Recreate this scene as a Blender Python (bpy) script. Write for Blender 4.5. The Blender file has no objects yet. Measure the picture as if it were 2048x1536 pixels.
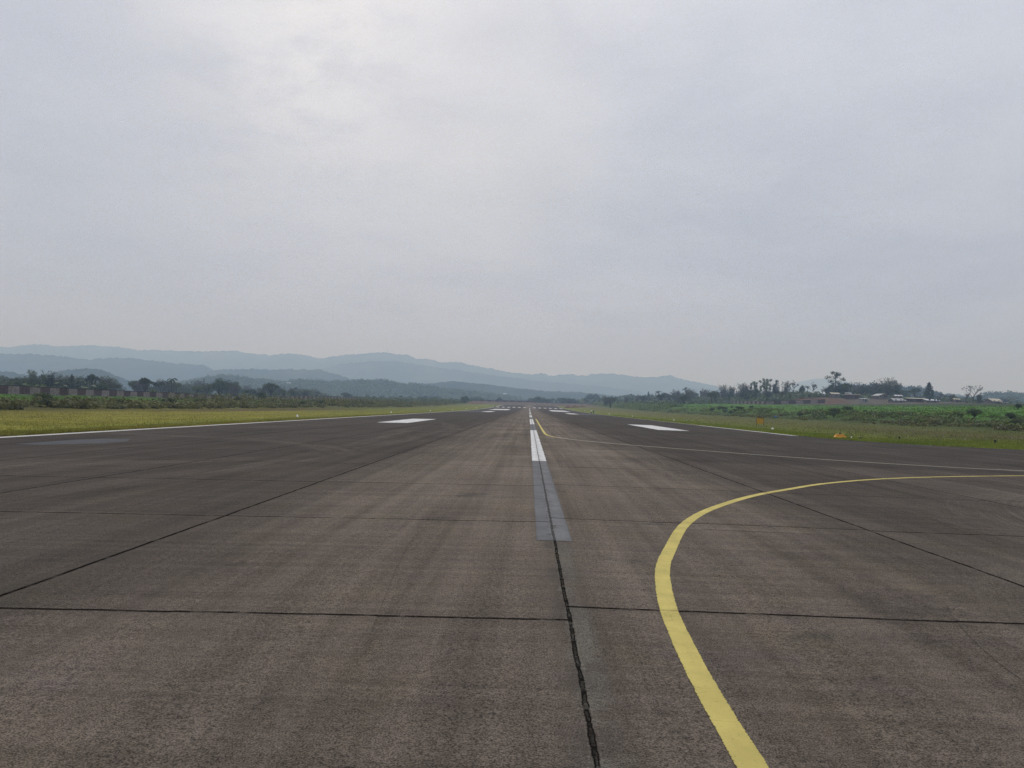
import bpy, math, random
import numpy as np
from mathutils import Vector, Matrix

scene = bpy.context.scene
R = math.radians
random.seed(7)
rng = np.random.default_rng(7)

# ------------------------------------------------------------------ camera
CAM = Vector((-0.36, 0.0, 1.65))
YAW, PITCH, ROLL = R(1.3116), R(1.6784), 0.027
cam_data = bpy.data.cameras.new('camera')
cam = bpy.data.objects.new('camera', cam_data)
scene.collection.objects.link(cam)
cam_data.sensor_width = 36.0
cam_data.lens = 1538.0 / 2048.0 * 36.0
cam_data.clip_start = 0.1
cam_data.clip_end = 40000
fw = Vector((-math.sin(YAW) * math.cos(PITCH), math.cos(YAW) * math.cos(PITCH), math.sin(PITCH)))
rt = Vector((math.cos(YAW), math.sin(YAW), 0))
upv = rt.cross(fw)
m = Matrix((rt, upv, -fw)).transposed()
m = m @ Matrix.Rotation(ROLL, 3, 'Z')
cam.matrix_world = Matrix.Translation(CAM) @ m.to_4x4()
scene.camera = cam

# ------------------------------------------------------------------ exposure, sampling
vs = scene.view_settings
vs.view_transform = 'Standard'
vs.look = 'None'
vs.exposure = 0.0
vs.gamma = 1.0
scene.cycles.max_bounces = 6
scene.cycles.diffuse_bounces = 3
scene.cycles.glossy_bounces = 2
scene.cycles.transparent_max_bounces = 12
scene.cycles.volume_bounces = 2
scene.cycles.use_denoising = True
scene.cycles.denoiser = 'OPENIMAGEDENOISE'
scene.cycles.denoising_input_passes = 'RGB_ALBEDO_NORMAL'
scene.cycles.denoising_prefilter = 'NONE'
scene.cycles.sample_clamp_indirect = 6
HAZE_COL, HAZE_DENS, HAZE_ANI = (0.50, 0.70, 1.0), 3.5e-4, 0.3

# ------------------------------------------------------------------ node helper
class NT:
    def __init__(self, tree):
        self.t = tree; self.n = tree.nodes; self.l = tree.links
    def node(self, kind, **kw):
        nd = self.n.new(kind)
        for k, v in kw.items():
            setattr(nd, k, v)
        return nd
    def inp(self, nd, key, v):
        s = nd.inputs[key]
        if hasattr(v, 'is_output'):
            self.l.new(v, s)
        elif isinstance(v, (tuple, list)):
            v = tuple(v)
            if s.type == 'RGBA' and len(v) == 3: v = v + (1,)
            s.default_value = v
        else:
            s.default_value = v
    def math(self, op, a, b=0.0, c=None, clamp=False):
        nd = self.node('ShaderNodeMath', operation=op); nd.use_clamp = clamp
        self.inp(nd, 0, a); self.inp(nd, 1, b)
        if c is not None: self.inp(nd, 2, c)
        return nd.outputs[0]
    def vmath(self, op, a, b=(0, 0, 0)):
        nd = self.node('ShaderNodeVectorMath', operation=op)
        self.inp(nd, 0, a); self.inp(nd, 1, b)
        return nd.outputs['Value'] if op in ('DOT_PRODUCT', 'LENGTH', 'DISTANCE') else nd.outputs[0]
    def mix(self, f, a, b, blend='MIX'):
        nd = self.node('ShaderNodeMix', data_type='RGBA', blend_type=blend)
        self.inp(nd, 0, f); self.inp(nd, 6, a); self.inp(nd, 7, b)
        return nd.outputs[2]
    def noise(self, vec, scale, detail=3.0, rough=0.5, dist=0.0, out=0):
        nd = self.node('ShaderNodeTexNoise')
        self.inp(nd, 'Vector', vec); self.inp(nd, 'Scale', scale); self.inp(nd, 'Detail', detail)
        self.inp(nd, 'Roughness', rough); self.inp(nd, 'Distortion', dist)
        return nd.outputs[out]
    def voronoi(self, vec, scale, feature='F1', out='Distance'):
        nd = self.node('ShaderNodeTexVoronoi', feature=feature)
        self.inp(nd, 'Vector', vec); self.inp(nd, 'Scale', scale)
        return nd.outputs[out]
    def map(self, v, a, b, c=0.0, d=1.0, interp='SMOOTHSTEP'):
        nd = self.node('ShaderNodeMapRange', interpolation_type=interp)
        for i, x in enumerate((v, a, b, c, d)): self.inp(nd, i, x)
        return nd.outputs[0]
    def ramp(self, f, stops, interp='LINEAR'):
        nd = self.node('ShaderNodeValToRGB')
        cr = nd.color_ramp; cr.interpolation = interp
        while len(cr.elements) < len(stops): cr.elements.new(0.5)
        for e, (p, c) in zip(cr.elements, stops):
            e.position = p; e.color = (c[0], c[1], c[2], 1)
        self.inp(nd, 0, f)
        return nd.outputs[0]
    def scalevec(self, v, s):
        nd = self.node('ShaderNodeVectorMath', operation='MULTIPLY')
        self.inp(nd, 0, v); self.inp(nd, 1, s)
        return nd.outputs[0]
    def coord(self, which='Object'):
        return self.node('ShaderNodeTexCoord').outputs[which]
    def pos(self):
        return self.node('ShaderNodeNewGeometry').outputs['Position']
    def sep(self, v):
        nd = self.node('ShaderNodeSeparateXYZ'); self.inp(nd, 0, v)
        return nd.outputs[0], nd.outputs[1], nd.outputs[2]
    def comb(self, x, y, z=0.0):
        nd = self.node('ShaderNodeCombineXYZ')
        self.inp(nd, 0, x); self.inp(nd, 1, y); self.inp(nd, 2, z)
        return nd.outputs[0]

# ------------------------------------------------------------------ world: overcast sky
SUN_EL, SUN_AZ = R(42), R(-14)          # azimuth measured from +Y towards +X
world = bpy.data.worlds.new('World')
scene.world = world
world.use_nodes = True
w = NT(world.node_tree)
for nd in list(w.n): w.n.remove(nd)
d = w.coord('Generated')
sky = w.node('ShaderNodeTexSky', sky_type='NISHITA')
sky.sun_disc = False
sky.sun_elevation = SUN_EL
sky.sun_rotation = SUN_AZ
sky.air_density = 1.5; sky.dust_density = 4.0
dx, dy, dz = w.sep(d)
den = w.math('ADD', w.math('MAXIMUM', dz, 0.0), 0.16)
cv = w.comb(w.math('DIVIDE', dx, den), w.math('DIVIDE', dy, den), 0.0)
n1 = w.noise(w.vmath('ADD', cv, (3.1, 1.7, 0)), 0.55, 5, 0.52, 0.15)
n2 = w.noise(w.vmath('ADD', cv, (9.0, 4.0, 0)), 2.6, 7, 0.6, 0.2)
cl = w.math('ADD', w.math('MULTIPLY', n1, 0.62), w.math('MULTIPLY', n2, 0.38))
cl = w.map(cl, 0.36, 0.64)
# elevation tone of the cloud deck
el = w.map(dz, 0.0, 0.75, 0.0, 1.0, 'LINEAR')
dark = w.ramp(el, [(0.0, (4.6, 5.2, 8.2)), (0.06, (4.4, 4.9, 7.5)), (0.15, (4.35, 4.8, 6.4)), (0.35, (4.5, 4.9, 6.0)), (0.6, (5.2, 5.55, 6.5)), (1.0, (6.6, 7.0, 8.0))])
lite = w.ramp(el, [(0.0, (4.8, 5.4, 8.3)), (0.06, (4.8, 5.3, 7.8)), (0.15, (5.1, 5.5, 7.1)), (0.35, (5.7, 6.1, 7.1)), (0.6, (6.7, 7.0, 7.9)), (1.0, (9.0, 9.3, 10.1))])
deck = w.mix(cl, dark, lite)
# thin cloud where the hidden sun shines through
def around(px, py, pw, amt):
    lx = (px - 1024) + (py - 768) * ROLL; ly = (py - 768) - (px - 1024) * ROLL
    v = (rt * lx - upv * ly + fw * 1538).normalized()
    dt = w.vmath('DOT_PRODUCT', d, tuple(v))
    return w.math('MULTIPLY', w.math('POWER', w.math('MAXIMUM', dt, 0.0), pw), amt)
g1 = w.math('MULTIPLY', around(620, 90, 90, 1.0), w.map(w.noise(w.vmath('ADD', cv, (5.3, 8.8, 0)), 3.4, 7, 0.6, 0.2), 0.36, 0.60, 0.15, 1.0))
deck = w.mix(w.math('MULTIPLY', g1, 0.75), deck, (8.1, 8.2, 8.6))
deck = w.mix(around(1000, 330, 120, 0.3), deck, (7.6, 7.6, 7.7))
deck = w.mix(around(150, 480, 50, 0.4), deck, (4.4, 4.7, 5.5))
skycol = w.mix(0.93, sky.outputs[0], deck)
bg = w.node('ShaderNodeBackground')
w.inp(bg, 0, skycol); w.inp(bg, 1, 0.1)
wo = w.node('ShaderNodeOutputWorld')
w.l.new(bg.outputs[0], wo.inputs[0])

# ------------------------------------------------------------------ sun (veiled by cloud)
sd = bpy.data.lights.new('sun', 'SUN')
sd.energy = 0.8
sd.angle = R(22)
sd.color = (1.0, 0.95, 0.88)
sun = bpy.data.objects.new('sun', sd)
scene.collection.objects.link(sun)
sdir = Vector((math.sin(SUN_AZ) * math.cos(SUN_EL), math.cos(SUN_AZ) * math.cos(SUN_EL), math.sin(SUN_EL)))
sun.rotation_euler = sdir.to_track_quat('Z', 'Y').to_euler()

# ------------------------------------------------------------------ object helpers
COL = scene.collection
def mesh_obj(name, verts, faces, mat=None, parent=None, smooth=False):
    """verts (n,3) array, faces: (m,k) array or list of index tuples -> one linked mesh object"""
    me = bpy.data.meshes.new(name)
    verts = np.asarray(verts, dtype=np.float32)
    if isinstance(faces, np.ndarray):
        k = faces.shape[1]; nf = faces.shape[0]
        me.vertices.add(len(verts)); me.vertices.foreach_set('co', verts.ravel())
        me.loops.add(nf * k); me.loops.foreach_set('vertex_index', faces.astype(np.int32).ravel())
        me.polygons.add(nf)
        me.polygons.foreach_set('loop_start', np.arange(0, nf * k, k, dtype=np.int32))
        me.polygons.foreach_set('loop_total', np.full(nf, k, dtype=np.int32))
        me.update(calc_edges=True); me.validate()
    else:
        me.from_pydata([tuple(v) for v in verts.tolist()], [], [tuple(f) for f in faces])
        me.update()
    if smooth:
        me.polygons.foreach_set('use_smooth', np.ones(len(me.polygons), dtype=bool))
    o = bpy.data.objects.new(name, me)
    COL.objects.link(o)
    if mat is not None: me.materials.append(mat)
    if parent is not None: o.parent = parent
    return o
def tag(o, label=None, cat=None, group=None, kind=None):
    if label: o['label'] = label
    if cat: o['category'] = cat
    if group: o['group'] = group
    if kind: o['kind'] = kind
    return o
def empty(name, loc, rz=0.0):
    o = bpy.data.objects.new(name, None)
    o.empty_display_size = 0.3
    COL.objects.link(o); o.location = loc; o.rotation_euler = (0, 0, rz)
    return o
def copy_tree(o, parent=None):
    c = o.copy(); COL.objects.link(c)
    if parent is not None: c.parent = parent
    for ch in list(o.children): copy_tree(ch, c)
    return c
class MB:
    """collects shapes for ONE mesh"""
    def __init__(self): self.v = []; self.f = []
    def box(self, c, s, rz=0.0, taper=1.0):
        n = len(self.v); hx, hy, hz = s[0] / 2, s[1] / 2, s[2] / 2
        ca, sa = math.cos(rz), math.sin(rz)
        for z in (-hz, hz):
            k = taper if z > 0 else 1.0
            for x, y in ((-hx, -hy), (hx, -hy), (hx, hy), (-hx, hy)):
                x *= k; y *= k
                self.v.append((c[0] + ca * x - sa * y, c[1] + sa * x + ca * y, c[2] + z))
        self.f += [(n, n + 3, n + 2, n + 1), (n + 4, n + 5, n + 6, n + 7)] + [(n + i, n + (i + 1) % 4, n + 4 + (i + 1) % 4, n + 4 + i) for i in range(4)]
        return self
    def poly(self, pts, thick=None):
        n = len(self.v); k = len(pts); self.v += [tuple(p) for p in pts]
        self.f.append(tuple(range(n, n + k)))
        return self
    def prism(self, pts, ext):
        """polygon pts extruded by vector ext"""
        n = len(self.v); k = len(pts)
        self.v += [tuple(p) for p in pts] + [tuple(p[i] + ext[i] for i in range(3)) for p in pts]
        self.f += [tuple(reversed(range(n, n + k))), tuple(range(n + k, n + 2 * k))]
        self.f += [(n + i, n + (i + 1) % k, n + k + (i + 1) % k, n + k + i) for i in range(k)]
        return self
    def tube(self, pts, rads, seg=6):
        n0 = len(self.v); pts = [Vector(p) for p in pts]
        for i, p in enumerate(pts):
            t = (pts[min(i + 1, len(pts) - 1)] - pts[max(i - 1, 0)]).normalized()
            a = t.orthogonal().normalized() if i == 0 else (a - t * a.dot(t)).normalized()
            b = t.cross(a)
            for j in range(seg):
                th = 2 * math.pi * j / seg
                self.v.append(tuple(p + (a * math.cos(th) + b * math.sin(th)) * rads[i]))
        for i in range(len(pts) - 1):
            for j in range(seg):
                q = n0 + i * seg + j; q2 = n0 + i * seg + (j + 1) % seg
                self.f.append((q, q2, q2 + seg, q + seg))
        self.f.append(tuple(reversed(range(n0, n0 + seg))))
        e = n0 + (len(pts) - 1) * seg
        self.f.append(tuple(range(e, e + seg)))
        return self
    def lathe(self, c, prof, seg=14):
        """prof: (radius, z) pairs bottom to top"""
        n0 = len(self.v)
        for r, z in prof:
            for j in range(seg):
                th = 2 * math.pi * j / seg
                self.v.append((c[0] + r * math.cos(th), c[1] + r * math.sin(th), c[2] + z))
        for i in range(len(prof) - 1):
            for j in range(seg):
                q = n0 + i * seg + j; q2 = n0 + i * seg + (j + 1) % seg
                self.f.append((q, q2, q2 + seg, q + seg))
        self.f.append(tuple(reversed(range(n0, n0 + seg))))
        e = n0 + (len(prof) - 1) * seg
        self.f.append(tuple(range(e, e + seg)))
        return self
    def build(self, name, mat=None, parent=None, smooth=False):
        return mesh_obj(name, np.array(self.v), self.f, mat, parent, smooth)

# ------------------------------------------------------------------ numpy value noise (for terrain)
def vnoise(x, y, seed=0):
    xi = np.floor(x).astype(np.int64); yi = np.floor(y).astype(np.int64)
    fx = x - xi; fy = y - yi
    fx = fx * fx * (3 - 2 * fx); fy = fy * fy * (3 - 2 * fy)
    def h(a, b):
        k = (a * 374761393 + b * 668265263 + seed * 1442695041) & 0x7fffffff
        k = ((k ^ (k >> 13)) * 1274126177) & 0x7fffffff
        return ((k ^ (k >> 16)) & 0xffff) / 65535.0
    return (h(xi, yi) * (1 - fx) + h(xi + 1, yi) * fx) * (1 - fy) + (h(xi, yi + 1) * (1 - fx) + h(xi + 1, yi + 1) * fx) * fy
def fbm(x, y, seed=0, oct=4):
    s = 0; a = 0.5
    for i in range(oct):
        s = s + a * vnoise(x, y, seed + i * 17); x = x * 2.03; y = y * 2.03; a *= 0.5
    return s - 0.5

# ------------------------------------------------------------------ terrain
def zy(Y):
    Y = np.asarray(Y, float)
    return np.interp(np.maximum(Y, 0), *ZC) if False else 1.55e-5 * np.maximum(0, np.minimum(Y, 650) - 200) ** 2 + 0.0
MID = ([650, 700, 760, 850, 900, 1000, 1300], [0, 0.3, 1.6, 3.7, 3.4, -2.0, -14.0])
# column X -> (Y list, z list) added to nothing (absolute heights)
LC = {
    -9000: ([0, 9000], [-6, -14]),
    -700: ([0, 600, 1300, 3000], [-4, -3, -8, -14]),
    -260: ([0, 200, 340, 385, 470, 600, 870, 1300], [0.4, 0.4, -0.6, -0.8, 1.2, 2.0, 4.0, -6]),
    -141: ([0, 200, 282, 302, 337, 385, 470, 600, 870, 1000, 1300], [1.2, 1.3, 1.28, 1.35, 0.75, 0.65, 2.7, 3.4, 5.2, 4.5, -8]),
    -100: ([0, 100, 200, 300, 385, 470, 600, 870, 1000, 1300], [0.6, 0.7, 1.0, 1.2, 1.0, 1.9, 3.4, 5.2, 3.0, -9]),
    -72: ([0, 100, 127, 166, 239, 356, 695, 870, 1000, 1300], [0.3, 0.5, 0.65, 0.9, 1.3, 1.7, 4.2, 5.4, 2.0, -9]),
    -63: ([0, 100, 166, 240, 356, 695, 870, 1000, 1300], [0.0, 0.1, 0.3, 0.5, 1.0, 3.6, 5.6, 1.0, -9]),
}
RC = {
    63: ([0, 110, 180, 318, 449, 765, 900, 1100, 1500], [0.1, 0.2, 0.35, 0.7, 1.4, 4.6, 7.0, 4.0, -6]),
    70: ([0, 110, 180, 238, 318, 449, 765, 900, 1100, 1500], [0.4, 0.5, 0.7, 0.9, 1.1, 1.8, 4.9, 7.2, 6, -4]),
    80: ([0, 127, 180, 230, 272, 364, 513, 875, 1100, 1500], [1.5, 1.7, 2.2, 2.6, 2.9, 3.6, 5.0, 8.2, 9, 2]),
    146: ([0, 220, 315, 400, 476, 635, 897, 1300, 1700, 2500], [4.6, 5.6, 5.9, 6.2, 7.1, 8.8, 11.6, 15.5, 14, 0]),
    190: ([0, 220, 400, 480, 520, 560, 800, 1300, 1700, 2500], [5.5, 7.5, 7.8, 9.0, 13.6, 14.5, 15.5, 19, 17, 0]),
    230: ([0, 220, 400, 470, 500, 560, 900, 1300, 2000], [7.5, 8.8, 9.4, 10.9, 13.2, 14.2, 14.5, 18, 4]),
    300: ([0, 250, 450, 560, 900, 1300, 2000], [9, 9.3, 11.0, 12.2, 12.5, 12, 4]),
    600: ([0, 450, 900, 2000], [10, 11, 10, 0]),
    9000: ([0, 9000], [0, -14]),
}
def terrain(X, Y, detail=True):
    X = np.asarray(X, float); Y = np.asarray(Y, float)
    X, Y = np.broadcast_arrays(X, Y)
    midz = zy(Y) + np.interp(Y, *MID)
    prof = [(-58.0, midz - 0.3), (-40.0, midz - 0.32), (-24.0, midz - 0.26), (0.0, midz - 0.05), (24.0, midz - 0.26),
            (31.0, midz - 0.33), (45.0, midz - 0.2), (56.0, midz - 0.02)]
    cols = [(x, np.interp(Y, *c)) for x, c in LC.items()] + prof + [(x, np.interp(Y, *c)) for x, c in RC.items()]
    cols.sort(key=lambda c: c[0])
    z = np.zeros(X.shape)
    xs = [c[0] for c in cols]
    for i in range(len(cols) - 1):
        a, b = cols[i], cols[i + 1]
        mk = (X >= a[0]) & (X <= b[0])
        t = np.clip((X - a[0]) / (b[0] - a[0]), 0, 1); 
        zz = a[1] * (1 - t) + b[1] * t
        z = np.where(mk, zz, z)
    if detail:
        off = np.clip((np.maximum(-58 - X, X - 60)) / 14, 0, 1)
        z = z + off * (fbm(X / 9.0, Y / 9.0, 3) * 0.55 + fbm(X / 40.0, Y / 40.0, 5) * 0.5)
        near = np.clip((np.abs(X) - 25) / 6, 0, 1) * (1 - off)
        z = z + near * fbm(X / 5.0, Y / 8.0, 9) * 0.12
    return z
def th(X, Y): return float(terrain(np.array([X]), np.array([Y]))[0])

# ------------------------------------------------------------------ image measurement -> world (ground position at a given distance)
def at_px(px, Y, py=800.0):
    lx = (px - 1024) + (py - 768) * ROLL; ly = (py - 768) - (px - 1024) * ROLL
    v = rt * lx - upv * ly + fw * 1538
    return CAM + v * (Y / v.y)

# ------------------------------------------------------------------ materials
def new_mat(name):
    mt = bpy.data.materials.new(name); mt.use_nodes = True
    nt = NT(mt.node_tree)
    for nd in list(nt.n): nt.n.remove(nd)
    out = nt.node('ShaderNodeOutputMaterial')
    bs = nt.node('ShaderNodeBsdfPrincipled')
    nt.l.new(bs.outputs[0], out.inputs[0])
    return mt, nt, bs, out
def simple_mat(name, col, rough=0.8, var=0.25, scale=3.0, spec=0.3, dirt=None):
    mt, nt, bs, out = new_mat(name)
    P = nt.coord('Object')
    n = nt.noise(P, scale, 5, 0.6)
    lo = tuple(c * (1 - var) for c in col); hi = tuple(min(1, c * (1 + var)) for c in col)
    c = nt.mix(nt.map(n, 0.3, 0.7), lo, hi)
    if dirt:
        c = nt.mix(nt.map(nt.noise(P, scale * 0.7, 6, 0.7), 0.5, 0.72), c, dirt)
    nt.inp(bs, 'Base Color', c); nt.inp(bs, 'Roughness', rough); nt.inp(bs, 'Specular IOR Level', spec)
    return mt

def joints(nt, P):
    """slab joints of the concrete: lanes 4.72 m wide, cross joints every 5.1 m"""
    x, y, z = nt.sep(P)
    wx = nt.math('MULTIPLY', nt.math('SUBTRACT', nt.noise(P, 1.6, 4, 0.6), 0.5), 0.05)
    wy = nt.math('MULTIPLY', nt.math('SUBTRACT', nt.noise(nt.vmath('ADD', P, (7, 3, 1)), 1.1, 4, 0.6), 0.5), 0.06)
    xw = nt.math('ADD', x, wx)
    dl = nt.math('PINGPONG', xw, 2.36)
    lane = nt.math('FLOOR', nt.math('DIVIDE', x, 4.72))
    wn = nt.node('ShaderNodeTexWhiteNoise', noise_dimensions='1D'); nt.inp(wn, 'W', lane)
    side = nt.math('MULTIPLY', nt.math('GREATER_THAN', x, 0.0), 0.33)
    off = nt.math('ADD', nt.math('ADD', side, 6.03), nt.math('MULTIPLY', wn.outputs[0], 0.16))
    yy = nt.math('SUBTRACT', nt.math('ADD', y, wy), off)
    yy = nt.math('SUBTRACT', yy, nt.math('MULTIPLY', x, 0.012))
    dt = nt.math('PINGPONG', yy, 2.55)
    slab = nt.math('FLOOR', nt.math('DIVIDE', yy, 5.1))
    gap = nt.map(nt.noise(P, 3.3, 5, 0.7), 0.34, 0.52, 0.45, 1.0)
    jl = nt.math('MULTIPLY', nt.math('MULTIPLY', nt.map(dl, 0.012, 0.034, 1.0, 0.0), nt.math('GREATER_THAN', nt.math('ABSOLUTE', x), 1.0)), gap)
    jt = nt.math('MULTIPLY', nt.map(dt, 0.013, 0.036, 1.0, 0.0), gap)
    # ragged centre joint
    nz = nt.noise(P, 4.0, 5, 0.7)
    w1 = nt.math('MULTIPLY', nt.math('SUBTRACT', nt.noise(P, 0.9, 3, 0.5), 0.5), 0.028)
    w2 = nt.math('MULTIPLY', nt.math('SUBTRACT', nt.noise(P, 10.0, 6, 0.8), 0.5), 0.028)
    cx_ = nt.math('ADD', nt.math('ADD', x, w1), w2)
    ax = nt.math('ABSOLUTE', cx_)
    cw = nt.map(nz, 0.34, 0.68, 0.007, 0.021, 'LINEAR')
    fill = nt.map(nt.math('SUBTRACT', ax, cw), -0.002, 0.006, 1.0, 0.0)
    fill = nt.math('MULTIPLY', fill, nt.map(nt.noise(P, 7, 4, 0.7), 0.38, 0.60, 0.55, 1.0))
    rim = nt.map(nt.math('ABSOLUTE', nt.math('SUBTRACT', ax, nt.math('MULTIPLY', cw, 0.85))), 0.002, 0.009, 1.0, 0.0)
    jc = nt.math('MAXIMUM', fill, nt.math('MULTIPLY', rim, nt.map(nt.noise(P, 5.5, 4, 0.7), 0.36, 0.46)))
    j = nt.math('MAXIMUM', nt.math('MAXIMUM', jl, jt), jc)
    # pale patching and spalls to the right of the centre joint
    xs = nt.math('ADD', x, nt.math('MULTIPLY', nt.math('SUBTRACT', nt.noise(P, 3.0, 5, 0.7), 0.5), 0.22))
    sp = nt.math('MULTIPLY', nt.map(xs, -0.06, 0.0), nt.map(xs, 0.10, 0.22, 1.0, 0.0))
    sp = nt.math('MULTIPLY', sp, nt.map(nt.noise(nt.vmath('ADD', P, (2, 9, 4)), 1.5, 6, 0.68), 0.42, 0.54))
    return j, sp, lane, slab, (x, y)

def concrete_colour(nt, P):
    j, sp, lane, slab, (x, y) = joints(nt, P)
    ax = nt.math('ABSOLUTE', nt.math('ADD', x, nt.math('MULTIPLY', nt.math('SUBTRACT', nt.noise(P, 0.22, 4, 0.6), 0.5), 3.0)))
    outer = nt.math('MULTIPLY', nt.map(ax, 2.9, 5.8), nt.map(y, 5.0, 26.0, 0.62, 1.0, 'LINEAR'))
    outer = nt.math('MULTIPLY', outer, nt.map(nt.math('MULTIPLY', x, nt.math('GREATER_THAN', 26.0, y)), 0.0, 8.0, 1.0, 0.72))
    col = nt.mix(outer, INNER, OUTER)
    # warm, pinkish and greenish weathering
    h1 = nt.noise(nt.scalevec(P, (1, 0.6, 1)), 0.9, 5, 0.6)
    col = nt.mix(nt.map(h1, 0.48, 0.68, 0.0, 0.55), col, nt.mix(outer, (0.132, 0.108, 0.076), (0.070, 0.058, 0.041)))
    h2 = nt.noise(nt.vmath('ADD', P, (31, 12, 0)), 1.3, 4, 0.6)
    col = nt.mix(nt.map(h2, 0.54, 0.72, 0.0, 0.45), col, nt.mix(outer, (0.098, 0.079, 0.074), (0.056, 0.046, 0.041)))
    h3 = nt.noise(nt.vmath('ADD', P, (11, 55, 0)), 0.7, 5, 0.62)
    col = nt.mix(nt.map(h3, 0.58, 0.74, 0.0, 0.6), col, (0.047, 0.047, 0.041))
    # brightness: large blotches, slabs, wheel-path streaks, broom finish, grain
    def mul(c, f): return nt.mix(1.0, c, nt.comb(f, f, f), 'MULTIPLY')
    b = nt.map(nt.noise(nt.scalevec(P, (1.0, 0.55, 1)), 0.33, 5, 0.6), 0.28, 0.72, 0.74, 1.26, 'LINEAR')
    wn = nt.node('ShaderNodeTexWhiteNoise', noise_dimensions='2D'); nt.inp(wn, 'Vector', nt.comb(lane, slab, 0))
    b = nt.math('MULTIPLY', b, nt.map(wn.outputs[0], 0, 1, 0.92, 1.08, 'LINEAR'))
    b = nt.math('MULTIPLY', b, nt.map(nt.noise(nt.scalevec(P, (2.4, 0.03, 1)), 1.0, 5, 0.62), 0.3, 0.7, 0.72, 1.30, 'LINEAR'))
    b = nt.math('MULTIPLY', b, nt.map(nt.noise(nt.scalevec(P, (0.12, 5.5, 1)), 1.0, 6, 0.66), 0.3, 0.7, 0.80, 1.20, 'LINEAR'))
    g1 = nt.noise(nt.scalevec(P, (1.0, 1.1, 1)), 95, 4, 0.78)
    g2 = nt.noise(nt.scalevec(P, (1.0, 1.2, 1)), 22, 4, 0.7)
    grain = nt.math('ADD', nt.math('MULTIPLY', g1, 0.8), nt.math('MULTIPLY', g2, 0.2))
    b = nt.math('MULTIPLY', b, nt.map(grain, 0.42, 0.58, 0.30, 1.70, 'LINEAR'))
    b = nt.math('MULTIPLY', b, nt.math('ADD', 1.0, nt.math('MULTIPLY', nt.map(nt.math('ABSOLUTE', nt.math('SUBTRACT', ax, 1.5)), 0.6, 2.2, 0.26, 0.0), nt.map(y, 4.0, 14.0))))
    col = mul(col, b)
    # pits and a few pale chips
    v = nt.voronoi(nt.vmath('ADD', P, nt.scalevec(nt.noise(P, 12, 2, out=1), (0.05, 0.05, 0.05))), 21)
    pit = nt.math('MULTIPLY', nt.map(v, 0.10, 0.24, 1.0, 0.0), nt.map(nt.noise(P, 5, 3), 0.45, 0.6))
    col = nt.mix(nt.math('MULTIPLY', pit, 0.65), col, (0.028, 0.024, 0.022))
    v2 = nt.voronoi(nt.vmath('ADD', P, (3.3, 8.1, 0)), 5.5)
    col = nt.mix(nt.map(v2, 0.02, 0.05, 0.65, 0.0), col, (0.30, 0.27, 0.23))
    # scattered dark tar spots
    v3 = nt.voronoi(nt.scalevec(nt.vmath('ADD', P, (1.3, 4.1, 0)), (1, 0.6, 1)), 0.8)
    col = nt.mix(nt.map(v3, 0.015, 0.03, 0.8, 0.0), col, (0.02, 0.019, 0.018))
    col = nt.mix(nt.math('MULTIPLY', sp, 0.75), col, mul(nt.mix(0, (0.150, 0.140, 0.115), (0, 0, 0)), nt.map(grain, 0.42, 0.58, 0.25, 1.75, 'LINEAR')))
    # damp dark margin along joints, then the joint itself
    x0, y0, z0 = nt.sep(P)
    mar = nt.map(nt.math('PINGPONG', x0, 2.36), 0.02, 0.28, 0.30, 0.0)
    col = nt.mix(nt.math('MULTIPLY', mar, nt.map(nt.noise(P, 1.0, 4), 0.4, 0.6)), col, (0.05, 0.047, 0.044))
    chip = nt.math('MULTIPLY', nt.map(nt.math('ABSOLUTE', x0), 0.03, 0.09, 1.0, 0.0), nt.map(nt.noise(P, 26, 4, 0.7), 0.55, 0.64))
    col = nt.mix(nt.math('MULTIPLY', chip, nt.map(nt.noise(P, 1.8, 3), 0.42, 0.58)), col, (0.21, 0.19, 0.155))
    col = nt.mix(nt.math('MULTIPLY', j, 0.97), col, (0.010, 0.009, 0.008))
    return col, j, grain, pit
INNER = (0.122, 0.099, 0.078)
OUTER = (0.064, 0.053, 0.044)

mt, nt, bs, out = new_mat('weathered_concrete')
P = nt.coord('Object')
col, j, grain, pit = concrete_colour(nt, P)
nt.inp(bs, 'Base Color', col); nt.inp(bs, 'Roughness', 0.92); nt.inp(bs, 'Specular IOR Level', nt.map(j, 0.0, 1.0, 0.07, 0.0))
bp = nt.node('ShaderNodeBump'); nt.inp(bp, 'Strength', 0.45); nt.inp(bp, 'Distance', 0.012)
hh = nt.math('SUBTRACT', nt.math('SUBTRACT', grain, nt.math('MULTIPLY', j, 0.8)), nt.math('MULTIPLY', pit, 0.25))
nt.inp(bp, 'Height', hh); nt.l.new(bp.outputs[0], bs.inputs['Normal'])
M_CONC = mt

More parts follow.
